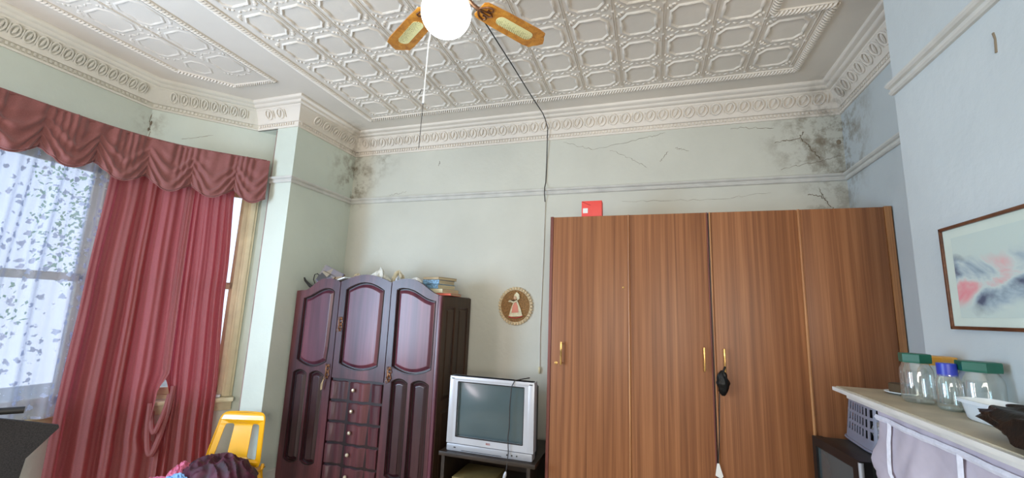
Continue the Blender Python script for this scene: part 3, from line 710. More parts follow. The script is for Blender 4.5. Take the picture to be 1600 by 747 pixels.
def handle(o, x, z, key=True, tagl=None):
    mb = MB(); y = YW-.026
    mb.sphere((x, y, z+.045), .012, (1, .4, 1.2), 10); mb.sphere((x, y, z), .015, (1, .45, 1.3), 10); mb.sphere((x, y, z-.045), .011, (1, .4, 1.3), 10)
    for s in (-1, 1):
        for zz, h in ((z+.022, 1), (z-.022, -1)):
            mb.tube([(x+s*(.004+.016*math.sin(a*.9)), y-.002, zz+h*(-.018+.02*a*.55)+.005*math.cos(a*2)) for a in [i*.35 for i in range(9)]], .0032, 6)
        mb.tube([(x+s*.010, y-.004, z+.06), (x+s*.02, y-.006, z+.05), (x+s*.014, y-.004, z+.035)], .003, 6)
    mb.tube([(x, y-.004, z+.052), (x-.002, y-.016, z+.03), (x, y-.018, z), (x+.002, y-.014, z-.03), (x, y-.004, z-.05)], .0048, 8)
    h = mb.build('handle', M['bronze'], o); h['label'] = 'ornate scrolled bronze pull'
    if key:
        mb = MB(); mb.tube([(x+.004, y-.01, z-.035), (x+.004, y-.03, z-.035)], .003, 6); mb.tube([(x+.004+.011*math.cos(a), y-.03, z-.048+.012*math.sin(a)) for a in [i*PI/6 for i in range(12)]], .0025, 6, None, True)
        mb.build('key', M['bronze'], h)
    if tagl:
        mb = MB(); mb.tube([(x-.006, y-.02, z-.05), (x-.016, y-.022, z-.075), (x-.022, y-.02, z-.14), (x-.03, y-.02, z-.145), (x-.03, y-.021, z-.10), (x-.012, y-.022, z-.06)], .0035, 6); mb.build('key_loop', M['cover_tan'], h)
# left door
Lo = [(-2.94, .16), (-2.492, .16), (-2.492, 1.835)] + spath(-2.52, 1.850, -2.60, 1.868, 5) + spath(-2.66, 1.866, -2.90, 1.762, 14)+[(-2.94, 1.755)]
Lp = arc(-2.852, -2.560, 1.185, -.048) + [(-2.552, 1.30), (-2.548, 1.755)] + [(-2.565, 1.768), (-2.60, 1.778), (-2.64, 1.776), (-2.68, 1.765), (-2.73, 1.742), (-2.78, 1.715), (-2.82, 1.700), (-2.852, 1.694)]
def lowp(x0, x1): return arc(x0, x1, .40, -.022, 8)+arc(x0, x1, 1.072, .024, 8, True)
d = dk_door(Lo, [Lp, lowp(-2.875, -2.745), lowp(-2.705, -2.575)], None, None); handle(d, -2.528, 1.105, True, True)
# right door
Ro = [(-1.985, .16), (-1.562, .16), (-1.562, 1.752)] + [(1, 1)][:0] + [(-1.60, 1.765), (-1.64, 1.788), (-1.68, 1.815), (-1.72, 1.840), (-1.76, 1.860), (-1.80, 1.872), (-1.85, 1.876), (-1.90, 1.872), (-1.95, 1.860), (-1.985, 1.85)]
Rp = arc(-1.925, -1.592, 1.190, -.045) + [(-1.588, 1.30), (-1.588, 1.700), (-1.62, 1.704), (-1.66, 1.716), (-1.70, 1.735), (-1.74, 1.757), (-1.78, 1.776), (-1.83, 1.790), (-1.87, 1.794), (-1.91, 1.790), (-1.93, 1.782)]
d = dk_door(Ro, [Rp, lowp(-1.915, -1.785), lowp(-1.742, -1.602)], None, None); handle(d, -1.945, 1.125)
# centre door
Co = [(-2.484, 1.062), (-1.993, 1.062), (-1.993, 1.842)] + [(-1.993-.491*i/14, 1.842+.062*math.sin(PI*i/14)) for i in range(1, 14)] + [(-2.484, 1.842)]
Cpn = arc(-2.42, -2.065, 1.180, -.042)+[(-2.062, 1.3), (-2.060, 1.775)] + [(-2.060-.362*i/12, 1.775+.058*math.sin(PI*i/12)) for i in range(1, 12)]+[(-2.422, 1.775)]
d = dk_door(Co, [Cpn], None, None); handle(d, -2.448, 1.49)
# drawers
for k in range(6):
    z1 = 1.048-k*.160; z0 = z1-.150
    if z0 < .1: break
    def wav(x): return .010*math.sin((x+2.484)/.491*2*PI*2+.9)+.006*math.sin((x+2.484)/.491*2*PI*5)
    n = 44; vs = []; fs = []
    for i in range(n+1):
        x = -2.472+.467*i/n; d_ = wav(x); zt = z1-.004-.006*abs(math.sin((x+2.484)/.491*PI*4))
        vs += [(x, YW+.006, z0), (x, YW-.016-d_, z0+.004), (x, YW-.018-d_, zt-.006), (x, YW-.012-d_, zt), (x, YW+.006, zt)]
    for i in range(n):
        for j in range(5): j2 = (j+1) % 5; fs.append((i*5+j, (i+1)*5+j, (i+1)*5+j2, i*5+j2))
    fs.append(range(5)); fs.append([n*5+j for j in range(5)])
    mb = MB(); mb.add(vs, fs, None, True)
    dr = mb.build('drawer', M['dkwood'], wd)
    kx = -2.25; MB().lathe([(.0, .0), (.006, .0), (.006, .012), (.013, .018), (.015, .026), (.010, .033), (0, .035)], 14, Tr(kx, YW-.018, (z0+z1)/2+.01) @ Matrix.Rotation(PI/2, 4, 'X')).build('knob', M['knob'], dr)
mb = MB(); mb.box(-2.484, -1.990, YW-.004, YW+.01, .08, 1.058); mb.build('drawer_frame', M['dkgroove'], wd)
mb = MB(); mb.box(-1.562, -1.536, YW-.020, YW+.012, .02, 1.750, bev=.004); mb.build('corner_stile', M['dkpanel'], wd)
mb = MB(); mb.box(-2.945, -1.532, YW-.024, YW+.012, .0, .15, bev=.006); mb.build('plinth', M['dkwood'], wd)

# ================================================================ TALL BROWN WARDROBE
YT = 3.05
tw = thing('wardrobe', (.35, 3.3, 0), 'very tall light brown veneer wardrobe with four doors along the back wall', 'wardrobe')
mb = MB(); mb.box(-.688, 1.385, YT+.02, 3.57, 0, 2.350); mb.build('cabinet_body', M['robe'], tw)
mb = MB(); mb.box(-.694, -.672, YT-.004, 3.57, 0, 2.356, bev=.003); mb.build('edge_strip', M['robe_edge'], tw)
mb = MB(); mb.box(1.352, 1.388, YT-.006, YT+.05, 0, 2.356, bev=.003); mb.build('edge_strip', M['robe_strip'], tw)
def tdoor(x0, x1): return MB().box(x0, x1, YT, YT+.019, .06, 2.352, bev=.0025).build('door', M['robe'], tw, origin=(x0*3.1, YT, x0*1.7))
D = [tdoor(-.670, -.140), tdoor(-.126, .370), tdoor(.398, .896), tdoor(.914, 1.350)]
def strip(x, par, w=.008, m='robe_strip'):
    MB().tube([(x, YT-.001, .06), (x, YT-.001, 2.352)], w, 8).build('cover_strip', M[m], par)
strip(-.133, D[0], .007); strip(.374, D[1], .004, 'robe_edge'); strip(.3915, D[2], .0055); strip(.905, D[3], .009)
MB().box(.3805, .3845, YT-.001, YT+.01, .06, 2.352).build('door_gap', M['dkgroove'], tw)
def dhandle(x, z0, z1, par):
    mb = MB(); mb.tube([(x, YT, z0+.008), (x, YT-.026, z0+.006), (x, YT-.034, (z0+z1)/2), (x, YT-.026, z1-.006), (x, YT, z1-.008)], .0052, 8)
    mb.box(x-.006, x+.006, YT-.034, YT-.022, z0-.006, z1+.006, bev=.003); return mb.build('handle', M['brass'], par)
dhandle(-.593, 1.300, 1.446, D[0]); dhandle(.326, 1.325, 1.462, D[1]); dhandle(.442, 1.330, 1.462, D[2])
MB().lathe([(0, 0), (.011, 0), (.011, .003), (.005, .004), (.005, .001), (0, .001)], 16, Tr(-.632, YT-.0, 1.303) @ Matrix.Rotation(PI/2, 4, 'X')).build('keyhole', M['brass'], D[0])
MB().lathe([(0, 0), (.008, 0), (.007, .006), (0, .008)], 12, Tr(-.17, YT, 1.84) @ Matrix.Rotation(PI/2, 4, 'X')).build('screw', M['brass'], D[0])
# black plastic bundle hung on the handle of the third door, with a cord and paper tag
mb = MB()
def bun(u, v):
    a = u*2*PI; h = v; r = .036*math.sin(PI*min(1, max(.02, h*.98)))**.5*(1+.30*noise.noise(Vector((math.cos(a)*2, math.sin(a)*2, h*5)))); return (.425+r*math.cos(a)*(.95), YT-.034+r*.62*math.sin(a), 1.335-h*.150)
mb.grid(bun, 40, 24); mb.tube([(.442, YT-.032, 1.36), (.430, YT-.036, 1.33)], .006, 6)
bb = mb.build('plastic_pouch', M['bag']); tag(bb, 'small black plastic pouch hanging on a handle of the brown wardrobe', 'pouch')
mb = MB(); mb.tube([(.405, YT-.02, 1.20), (.400, YT-.014, 1.05), (.392, YT-.012, .90), (.384, YT-.012, .785)], .003, 6); tg = thing('hanging_tag', (.384, YT-.013, .785), 'white paper tag hanging on a cord between the brown wardrobe doors', 'tag')
mb.build('cord', M['wire'], tg); mb = MB(); mb.plate([(.364, .715), (.396, .70), (.408, .715), (.388, .785), (.376, .785)], YT-.016, YT-.014); mb.build('paper_tag', M['white'], tg)
# red box
rb = thing('carton', (-.395, 3.13, 2.356), 'small red carton with a white sticker on top of the tall brown wardrobe', 'box')
mb = MB(); mb.box(-.470, -.322, 3.09, 3.17, 2.357, 2.478, bev=.002); mb.build('carton_body', M['red'], rb)
MB().box(-.460, -.424, 3.088, 3.0895, 2.385, 2.422).build('sticker', M['white'], rb)
mb = MB(); mb.tube([(-.468, 3.0885, 2.474), (-.43, 3.0885, 2.455), (-.405, 3.0885, 2.444)], .002, 5); mb.build('torn_flap', M['figred'], rb)

# ================================================================ BIG TELEVISION AND STAND
st = thing('television_stand', (-1.09, 3.2, 0), 'low dark wooden stand carrying the silver television', 'stand')
ZS = .655
MB().box(-1.44, -.735, 2.93, 3.50, ZS-.028, ZS, bev=.003).build('top_board', M['standwood'], st)
for x0, x1 in ((-1.43, -1.405), (-.80, -.775)): MB().box(x0, x1, 2.96, 3.46, 0, ZS-.028).build('side_board', M['standwood'], st)
MB().box(-1.405, -.80, 3.44, 3.455, .02, ZS-.028).build('back_board', M['standwood'], st)
MB().box(-1.405, -.80, 2.98, 3.44, .40, .418).build('shelf', M['standwood'], st)
MB().box(-1.405, -.80, 2.98, 3.44, .05, .068).build('shelf', M['standwood'], st)
tag(MB().box(-1.36, -1.06, 3.0, 3.3, .419, .475, bev=.006).build('flat_box', M['olive'], origin=(-1.2, 3.15, .419)), 'olive flat box on the shelf under the silver television', 'box')
tv = thing('television', (-1.08, 3.2, ZS), 'large silver tube television with dark screen on the low wooden stand', 'television')
T = Tr(-1.083, 3.0, ZS) @ Rz(.0)
mb = MB(); W_, H_ = .322, .512
out = [(-W_, .052), (W_, .052), (W_-.004, H_), (-W_+.004, H_)]
scr = [(-.254, .098), (.246, .098), (.246, .474), (-.254, .474)]
mb.plate(out, -.028, .05, [scr], T); mb.field(scr, [(-.012, -.030), (0, -.028), (.006, -.010)][:0] or [(0, -.028), (.0005, -.0279)], T) if False else None
mb.box(-W_, -W_+.05, -.030, .05, .052, H_-.002, T, bev=.012); mb.box(W_-.05, W_, -.030, .05, .052, H_-.002, T, bev=.012); mb.box(-W_+.004, W_-.004, -.030, .05, H_-.03, H_, T, bev=.010)
mb.build('front_bezel', M['silver'], tv)
mb = MB(); mb.field(inset(scr, -.001), [(0, -.024), (.010, -.012)], T, 0) if False else None
for a, b in (((-.254, .098), (-.254, .474)), ((.246, .098), (.246, .474)), ((-.254, .098), (.246, .098)), ((-.254, .474), (.246, .474))): mb.tube([(a[0], -.026, a[1]), (b[0], -.026, b[1])], .004, 6, T)
mb.build('screen_surround', M['black'], tv)
mb = MB(); mb.grid(lambda u, v: (-.256+.504*u, -.006-.020*(1-(2*u-1)**2)*(1-(2*v-1)**2)*1.0, .096+.380*v), 24, 20, T); mb.build('screen', M['screen'], tv)
mb = MB(); mb.box(-W_+.004, W_-.004, -.034, .05, .0, .050, T, bev=.010); lp = mb.build('lower_panel', M['silver2'], tv)
mb = MB(); mb.box(-.20, .10, -.036, -.033, .010, .013, T); mb.box(-.26, -.245, -.037, -.033, .024, .030, T)
for k in range(3): mb.lathe([(0, 0), (.005, 0), (.005, .004), (0, .005)], 10, T @ Tr(.14+k*.035, -.033, .026) @ Matrix.Rotation(PI/2, 4, 'X'))
mb.build('control_strip', M['black'], lp)
mb = MB()
for k, (x, w) in enumerate(((-.016, .004), (-.009, .006), (.0, .006), (.009, .005))):
    mb.box(x-w/2, x+w/2, -.0305, -.029, .070, .0735, T); mb.box(x-w/2, x-w/2+.0018, -.0305, -.029, .070, .081, T); mb.box(x-w/2, x+w/2, -.0305, -.029, .079, .081, T)
tag(mb.build('brand_badge', M['figred'], tv), 'tiny red maker badge under the screen')
mb = MB(); rings = [(.05, W_-.004, .005, H_-.004), (.16, W_-.02, .008, H_-.02), (.26, W_-.09, .015, H_-.10), (.42, .16, .03, .34)]; vs = []; fs = []
for y, hw, z0, z1 in rings:
    b = .03; vs += [(-hw, y, z0), (hw, y, z0), (hw, y, z1-b), (hw-b, y, z1), (-hw+b, y, z1), (-hw, y, z1-b)]
for k in range(3):
    for i in range(6): j = (i+1) % 6; fs.append((k*6+i, k*6+j, (k+1)*6+j, (k+1)*6+i))
fs.append(range(6)); fs.append([18+i for i in range(6)]); mb.add(vs, fs, T); mb.build('rear_housing', M['black'], tv)
# cable draped over the screen
cb = thing('cable', (-.9, 2.98, 1.17), 'dark cable with a pale plug draped over the front of the silver television', 'cable')
cp_ = [(-.84, 3.12, 1.175), (-.87, 3.03, 1.176), (-.905, 2.966, 1.172), (-.925, 2.957, 1.13), (-.932, 2.955, 1.0), (-.930, 2.955, .86), (-.937, 2.954, .80), (-.930, 2.954, .70), (-.928, 2.930, .64), (-.932, 2.925, .585)]
MB().tube(cp_, .0035, 6).build('cord', M['wire'], cb)
MB().lathe([(0, 0), (.006, 0), (.012, -.02), (.011, -.045), (.004, -.05), (.003, -.062), (0, -.062)], 10, Tr(-.933, 2.925, .59) @ Matrix.Rotation(.25, 4, 'Y')).build('plug', M['silver'], cb)

def crump(name, c, r, mat, seed, label, cat):
    def f(u, v):
        a = u*2*PI; rr = math.sin(PI*v)**.5*(1+.45*noise.noise(Vector((math.cos(a)*2.4+seed, math.sin(a)*2.4, v*5)))); return (c[0]+r[0]*rr*math.cos(a), c[1]+r[1]*rr*math.sin(a), c[2]+r[2]*v*(1+.35*noise.noise(Vector((math.cos(a)*2, math.sin(a)*3+seed, 3)))))
    o = MB().grid(f, 40, 18, smooth=False).build(name, mat, fix=False); return tag(o, label, cat)
# ================================================================ PLAQUE, CORDS ON THE BACK WALL
pc = (-1.113, YB, 1.695); pq = thing('wall_plaque', pc, 'round brown plaque with a girl in a bonnet on the back wall', 'plaque')
TP = Tr(*pc) @ Matrix.Rotation(PI/2, 4, 'X')      # lathe axis towards the room
MB().lathe([(0, .0), (.140, .0), (.142, .012), (.0, .014)], 48, TP).build('disc', M['plaq'], pq)
mb = MB()
for k in range(36):
    a = 2*PI*k/36; mb.sphere((pc[0]+.146*math.cos(a), YB-.012, pc[2]+.154*math.sin(a)), .0135, (1, .7, 1), 8)
mb.tube([(pc[0]+.134*math.cos(a*PI/24), YB-.015, pc[2]+.141*math.sin(a*PI/24)) for a in range(48)], .004, 5, None, True); mb.build('scalloped_rim', M['plaqrim'], pq)
mb = MB(); fx, fz = pc[0]+.0, pc[2]; y0, y1 = YB-.026, YB-.013
mb.plate([(fx-.055, fz-.095), (fx+.070, fz-.085), (fx+.050, fz-.02), (fx+.022, fz+.04), (fx-.012, fz+.04), (fx-.035, fz-.02)], y0, y1); mb.build('dress', M['figcream'], pq)
MB().plate([(fx-.028, fz-.060), (fx+.034, fz-.055), (fx+.026, fz+.0), (fx+.012, fz+.03), (fx-.006, fz+.03), (fx-.02, fz+.0)], y0-.004, y0).build('apron', M['figpink'], pq)
MB().tube([(fx-.056, y0-.002, fz-.093), (fx+.008, y0-.002, fz-.105), (fx+.071, y0-.002, fz-.084)], .005, 6).build('hem', M['figred'], pq)
mb = MB(); mb.tube([(fx+.02, y0, fz+.045), (fx-.015, y0-.004, fz+.03), (fx-.045, y0-.004, fz+.042), (fx-.055, y0-.002, fz+.035)], .008, 6); mb.build('sleeve', M['figcream'], pq)
mb = MB(); mb.sphere((fx+.000, y0, fz+.070), .016, (1, .6, 1.1), 10); mb.build('face', M['skin'], pq)
mb = MB(); mb.plate([(fx-.012, fz+.060), (fx-.008, fz+.095), (fx+.012, fz+.120), (fx+.036, fz+.098), (fx+.040, fz+.064), (fx+.022, fz+.048), (fx+.014, fz+.064), (fx+.012, fz+.084)], y0-.003, y1); mb.build('bonnet', M['figcream'], pq)
mb = MB()
for k in range(9): mb.sphere((fx-.048+.011*(k % 3)+.004*k, y0-.002, fz+.040+.008*math.sin(k*2.1)), .007, (1, .6, 1), 6)
mb.build('posy', M['figdark'], pq)
# flex from the fan across ceiling and down the wall
fl = thing('flex_cable', (-.868, YB, 3.2), 'long dark flex from the ceiling fan down the back wall beside the brown wardrobe', 'cable')
pts = [(-.96, 1.9, 3.40), (-.941, 2.232, 3.405), (-.92, 2.7, 3.408), (-.90, 3.1, 3.400), (-.873, 3.42, 3.385), (-.862, 3.47, 3.355), (-.850, 3.53, 3.29), (-.862, 3.575, 3.20), (-.866, 3.592, 3.0), (-.870, 3.590, 2.80), (-.872, 3.560, 2.742), (-.872, 3.56, 2.69), (-.872, 3.592, 2.62)]
MB().tube(pts, .0042, 6).build('dark_flex', M['wire'], fl)
w2 = [(-.872, 3.592, 2.62), (-.875, 3.594, 2.2), (-.882, 3.594, 1.8), (-.888, 3.594, 1.45), (-.884, 3.594, 1.20)]
MB().tube(w2, .0045, 6).build('painted_flex', M['trim'], fl)
mb = MB(); mb.lathe([(0, 0), (.006, 0), (.010, .012), (.011, .045), (.006, .055), (0, .056)], 12, Tr(-.884, 3.584, 1.145)); mb.build('pull_switch', M['cover_cream'], fl)

# ================================================================ CEILING FAN
FX, FY = -.858, 1.547; ZB = 3.085
fan = thing('ceiling_fan', (FX, FY, ZC), 'ceiling fan with honey wood and cane blades and a lit globe', 'ceiling fan')
MB().lathe([(0, ZC), (.065, ZC), (.068, ZC-.03), (.04, ZC-.055), (.014, ZC-.06), (.014, ZC-.13), (0, ZC-.13)][::-1], 28, Tr(FX, FY, 0)).build('canopy', M['brass'], fan)
MB().lathe([(0, 3.30), (.05, 3.30), (.10, 3.275), (.115, 3.24), (.115, 3.18), (.10, 3.14), (.06, 3.115), (.05, 3.09), (.058, 3.075), (.058, 3.06), (0, 3.06)][::-1], 32, Tr(FX, FY, 0)).build('motor_housing', M['brass'], fan)
M['globe'] = emit('lit_opal_globe', (236, 250, 252), 7.0)
mb = MB(); mb.sphere((FX, FY, 2.972), .113, (1, 1, .98), 36); mb.build('globe', M['globe'], fan)
def blade(ang):
    T = Tr(FX, FY, ZB) @ Rz(ang) @ Matrix.Rotation(-.06, 4, 'X')
    # outline in x (radius) and y; plate() works in x,z so rotate
    R = T @ Matrix.Rotation(-PI/2, 4, 'X')
    o = [(.175, -.045), (.19, -.058), (.30, -.066), (.50, -.072), (.545, -.066), (.556, -.045), (.570, -.030), (.588, 0), (.570, .030), (.556, .045), (.545, .066), (.50, .072), (.30, .066), (.19, .058), (.175, .045)]
    b = MB().plate(o, -.003, .003, (), R).build('blade', M['fanwood'], fan)
    sl = []
    for k in range(17):
        a = -PI/2+PI*k/16; sl.append((.475+.030*math.cos(a), .030*math.sin(a)))
    for k in range(17):
        a = PI/2+PI*k/16; sl.append((.310+.030*math.cos(a), .030*math.sin(a)))
    MB().plate(sl, .0032, .0048, (), R).build('cane_panel', M['cane'], b)
    mb = MB(); mb.tube([T @ Vector(p) for p in ((.10, 0, .02), (.14, 0, .0), (.17, 0, -.006))], .010, 8)
    for s in (-1, 1):
        mb.tube([T @ Vector((x, s*y_, -.008)) for x, y_ in ((.165, 0), (.18, .02), (.20, .040), (.225, .045), (.235, .030), (.222, .018), (.208, .022))], .0045, 6)
        mb.tube([T @ Vector((x, s*y_, -.008)) for x, y_ in ((.168, 0), (.20, .008), (.235, .012), (.25, 0))], .004, 6)
    mb.build('blade_bracket', M['bronze'], b)
for k in range(4): blade(math.radians(56)+k*PI/2)
mb = MB(); cx, cy = -.945, 1.63
pc0 = Vector((FX-.05, FY+.035, 3.07)); mb.tube([pc0, (cx+.01, cy-.01, 3.06), (-1.0, 1.665, 3.0), (-1.03, 1.70, 2.95), (-1.034, 1.70, 2.70)], .003, 6)
mb.tube([(-1.034, 1.70, 2.71), (-1.034, 1.70, 2.63)], .006, 8, rad=[.003, .006]); mb.build('pull_cord', M['whitewire'], fan)
mb = MB(); mb.tube([(-1.034, 1.70, 2.64), (-1.037, 1.70, 2.52), (-1.039, 1.70, 2.40)], .0016, 5); mb.tube([(-1.034, 1.70, 2.70), (-1.05, 1.70, 2.705), (-1.058, 1.70, 2.68)], .002, 5); mb.build('pull_cord', M['wire'], fan)

# ================================================================ MANTELPIECE AND WHAT STANDS ON IT
ZM = 1.38
mt = thing('mantel_shelf', (.93, 1.3, ZM), 'long mantel shelf with beige top and white edge on the chimney breast', 'shelf')
MB().box(.775, XCH-.002, .45, 2.295, ZM-.004, ZM, bev=.001).build('shelf_top', M['shelftop'], mt)
mb = MB(); mb.box(.762, XCH-.002, .44, 2.305, ZM-.020, ZM-.004, bev=.003); mb.box(.80, XCH-.002, .47, 2.27, ZM-.045, ZM-.020, bev=.004); mb.build('moulded_edge', M['shelfwhite'], mt)
MB().box(.90, XCH-.002, .55, 2.18, 0, ZM-.045).build('surround', M['shelfwhite'], mt)
# cloth curtain below the shelf
def skirt(u, v):
    y = 2.10-u*1.55; z = ZM-.035-v*.95; endf = math.exp(-(u/.05)**2)
    x = .822-.018*v+.012*math.sin(y*23+v*2.5)*v**.5+.010*noise.noise(Vector((y*6, z*9, 3)))+.022*noise.noise(Vector((y*16+z*12, z*5, 8)))*(.3+v)+.010*noise.noise(Vector((y*30-z*40, z*6, 2)))*(.3+v)
    x += .05*math.exp(-(u/.02)**2)*(.4+.6*math.sin(v*9)**2)
    y += .10*math.exp(-(u/.06)**2)*(math.sin(v*9.5-.3)**2)*min(1, v*4)
    return (x, y, z)
cs = thing('mantel_cloth', (.82, 1.3, 1.3), 'pale mauve pleated cloth hanging from the mantel shelf', 'cloth')
mb = MB(); mb.grid(skirt, 150, 60); mb.build('cloth_panel', M['skirtcloth'], cs, solid=.002, fix=False)
def sk2(y, z, d=.008): p = Vector(skirt((2.10-y)/1.55, (ZM-.035-z)/.95)); return p+Vector((-d, 0, 0))
mb = MB()
for y0_, y1_ in ((1.98, 1.93), (1.60, 1.54), (1.2, 1.14)):
    pts = [sk2(y0_+(y1_-y0_)*i/24, ZM-.075-i*.035) for i in range(25)]; vs = []; fs = []
    for p in pts: vs += [p+Vector((0, .014, 0)), p+Vector((-.006, 0, 0)), p+Vector((0, -.014, 0)), p+Vector((.006, 0, 0))]
    for i in range(24):
        for k in range(4): k2 = (k+1) % 4; fs.append((i*4+k, i*4+k2, (i+1)*4+k2, (i+1)*4+k))
    mb.add(vs, fs, None, True)
pts = [sk2(2.06-i*.03, ZM-.075) for i in range(46)]; vs = []; fs = []
for p in pts: vs += [p+Vector((0, 0, .010)), p+Vector((-.006, 0, 0)), p+Vector((0, 0, -.010)), p+Vector((.006, 0, 0))]
for i in range(45):
    for k in range(4): k2 = (k+1) % 4; fs.append((i*4+k, i*4+k2, (i+1)*4+k2, (i+1)*4+k))
mb.add(vs, fs, None, True); mb.build('seam', M['skirtseam'], cs)

def jar(loc, r, h, lid, label, lr=None, lh=.026, hexl=True, group='glass jars on the mantel', sq=0.):
    t = thing('glass_jar', loc, label, 'jar', group); lr = lr or r*.92; x, y, z = loc; hb = h-lh
    P = [(.001, .002), (r*.80, .0), (r*.97, .008), (r, .022), (r*.985, hb*.42), (r*1.0, hb*.66), (r*.96, hb*.80), (r*.80, hb*.92), (r*.76, hb)]
    MB().lathe(P, 36, Tr(x, y, z), cap=False).build('jar_body', M['jarglass'], t)
    MB().lathe([(.001, .003), (r*.80, .003), (r*.86, .008), (.001, .008)], 30, Tr(x, y, z), cap=False).build('jar_base', M['jarglass'], t)
    if hexl: MB().lathe([(0.001, hb-.006), (lr, hb-.006), (lr*1.02, hb), (lr*1.02, h-.003), (lr*.97, h), (.001, h)], 6, Tr(x, y, z) @ Rz(.35), smooth=False).build('lid', lid, t)
    else: MB().lathe([(0.001, hb-.006), (lr, hb-.006), (lr, h-.002), (lr*.93, h), (.001, h)], 28, Tr(x, y, z)).build('lid', lid, t)
    return t
jar((.922, 1.985, ZM), .048, .172, M['lidgreen'], 'glass jar with six-sided green lid, nearest the far end of the mantel', .046)
jar((1.018, 2.055, ZM), .056, .163, M['lidyellow'], 'glass jar with amber yellow lid behind the blue-lidded jar', .058)
jar((.948, 1.86, ZM), .034, .152, M['lidblue'], 'small glass jar with round blue lid on the mantel', .026, .036, False)
jar((1.015, 1.83, ZM), .056, .165, M['lidgreen'], 'glass jar with wide green lid behind the white plastic tub', .054)
ds = thing('small_dish', (.93, 2.20, ZM), 'small dark tin on a white saucer at the far corner of the mantel', 'dish')
MB().lathe([(.001, 0), (.035, 0), (.055, .008), (.056, .011), (.035, .005), (.001, .005)], 28, Tr(.955, 2.17, ZM)).build('saucer', M['tubwhite'], ds)
MB().lathe([(.001, .006), (.038, .006), (.040, .01), (.040, .040), (.036, .042), (.001, .040)], 28, Tr(.955, 2.17, ZM)).build('tin', M['figdark'], ds)
# white tub
tb = thing('plastic_tub', (.94, 1.62, ZM), 'white rectangular plastic tub half covered by the black bag', 'tub')
TT = Tr(.955, 1.615, ZM) @ Rz(.06)
def ring(hx, hy, z): 
    out = []
    for k in range(32):
        a = 2*PI*(k+.5)/32; c, s_ = math.cos(a), math.sin(a); n_ = 5; rr = (abs(c)**n_+abs(s_)**n_)**(-1/n_); out.append((hx*c*rr, hy*s_*rr, z))
    return out
mb = MB(); rs = [ring(.040, .115, .001), ring(.044, .120, .006), ring(.050, .130, .048), ring(.058, .138, .050), ring(.058, .138, .060), ring(.052, .132, .061), ring(.047, .126, .052), ring(.040, .115, .008)]; vs = [p for r in rs for p in r]; fs = []
for k in range(len(rs)-1):
    for i in range(32): j = (i+1) % 32; fs.append((k*32+i, k*32+j, (k+1)*32+j, (k+1)*32+i))
fs.append(range(32)); fs.append([(len(rs)-1)*32+i for i in range(32)]); mb.add(vs, fs, TT, True); mb.build('tub_body', M['tubwhite'], tb)
# black bag
def bagf(u, v):
    a = u*2*PI; th = v*PI; n_ = noise.noise(Vector((math.cos(a)*1.6, math.sin(a)*1.6, v*3)))*.14+noise.noise(Vector((math.cos(a)*5, math.sin(a)*5, v*9)))*.10-abs(noise.noise(Vector((math.cos(a)*3+5, math.sin(a)*3, v*6))))*.22
    r = math.sin(th)**.7*(1+n_); x = .875+.135*r*math.cos(a); y = 1.10+.42*r*math.sin(a)*1.0; hz = (1-math.cos(th))/2
    z = ZM+.003+.098*hz*(1+n_*.7)
    ov = max(0, (.77-x))*1.2; 
    return (x, y, z-ov)
mb = MB(); mb.grid(bagf, 150, 70); o = mb.build('plastic_bag', M['bag'], fix=False); tag(o, 'crumpled black plastic bag slumped on the mantel at the right edge', 'bag')
# picture
pf = thing('framed_picture', (XCH, 1.62, 1.83), 'framed watercolour of pink and grey clouds on the chimney breast', 'picture')
Y0, Y1, z0, z1 = 2.035, 1.30, 1.645, 2.022; xf = XCH-.016
mb = MB()
for a in ((Y1, Y0, z1-.012, z1), (Y1, Y0, z0, z0+.012), (Y0-.010, Y0, z0, z1), (Y1, Y1+.010, z0, z1)): mb.box(xf, XCH-.002, a[0], a[1], a[2], a[3], bev=.002)
mb.build('frame', M['framewood'], pf)
MB().box(XCH-.008, XCH-.003, Y1+.008, Y0-.008, z0+.010, z1-.010).build('mount', plain('mount_board', (206, 218, 208), .6, var=.02), pf)
MB().box(XCH-.0095, XCH-.008, Y1+.055, Y0-.055, z0+.042, z1-.045).build('watercolour', M['art'], pf, origin=(XCH, 1.66, 1.83))

# ================================================================ ALCOVE: BLACK TELEVISION, BASKET
bt = thing('television', (1.05, 2.80, .60), 'black tube television standing in the alcove beside the mantel', 'television')
zt = 1.03
fc = [(.852, 2.925), (.905, 2.485), (1.085, 2.46), (1.30, 2.62), (1.28, 2.98), (1.0, 3.02)]
a = Vector(fc[0]); b = Vector(fc[1]); t_ = (b-a).normalized(); nn = Vector((t_.y, -t_.x)); L = (b-a).length   # nn points to -x side
if nn.x > 0: nn = -nn
TB = Matrix(((t_.x, -nn.x, 0, a.x), (t_.y, -nn.y, 0, a.y), (0, 0, 1, 0), (0, 0, 0, 1)))   # x along the face, y into the set
zb = .62
scr2 = [(.035, zb+.05), (L-.06, zb+.05), (L-.06, zt-.045), (.035, zt-.045)]
mb = MB(); mb.plate([(0, zb), (L, zb), (L, zt), (0, zt)], 0, .05, [scr2], TB); mb.build('front_bezel', M['black'], bt)
mb = MB(); mb.grid(lambda u, v: (.033+(L-.091)*u, .012-.012*(1-(2*u-1)**2)*(1-(2*v-1)**2), zb+.048+(zt-zb-.091)*v), 16, 14, TB); mb.build('screen', M['screen'], bt)
mb = MB(); mb.tube([(L-.004, .006, zb+.01), (L-.004, .006, zt-.006)], .011, 10, TB); mb.build('silver_trim', M['silver'], bt)
mb = MB(); rings = [(.05, 0, L, zb, zt), (.20, .01, L-.01, zb, zt-.002), (.26, .04, L-.04, zb+.01, zt-.03), (.36, .11, L-.13, zb+.03, zt-.14)]; vs = []; fs = []
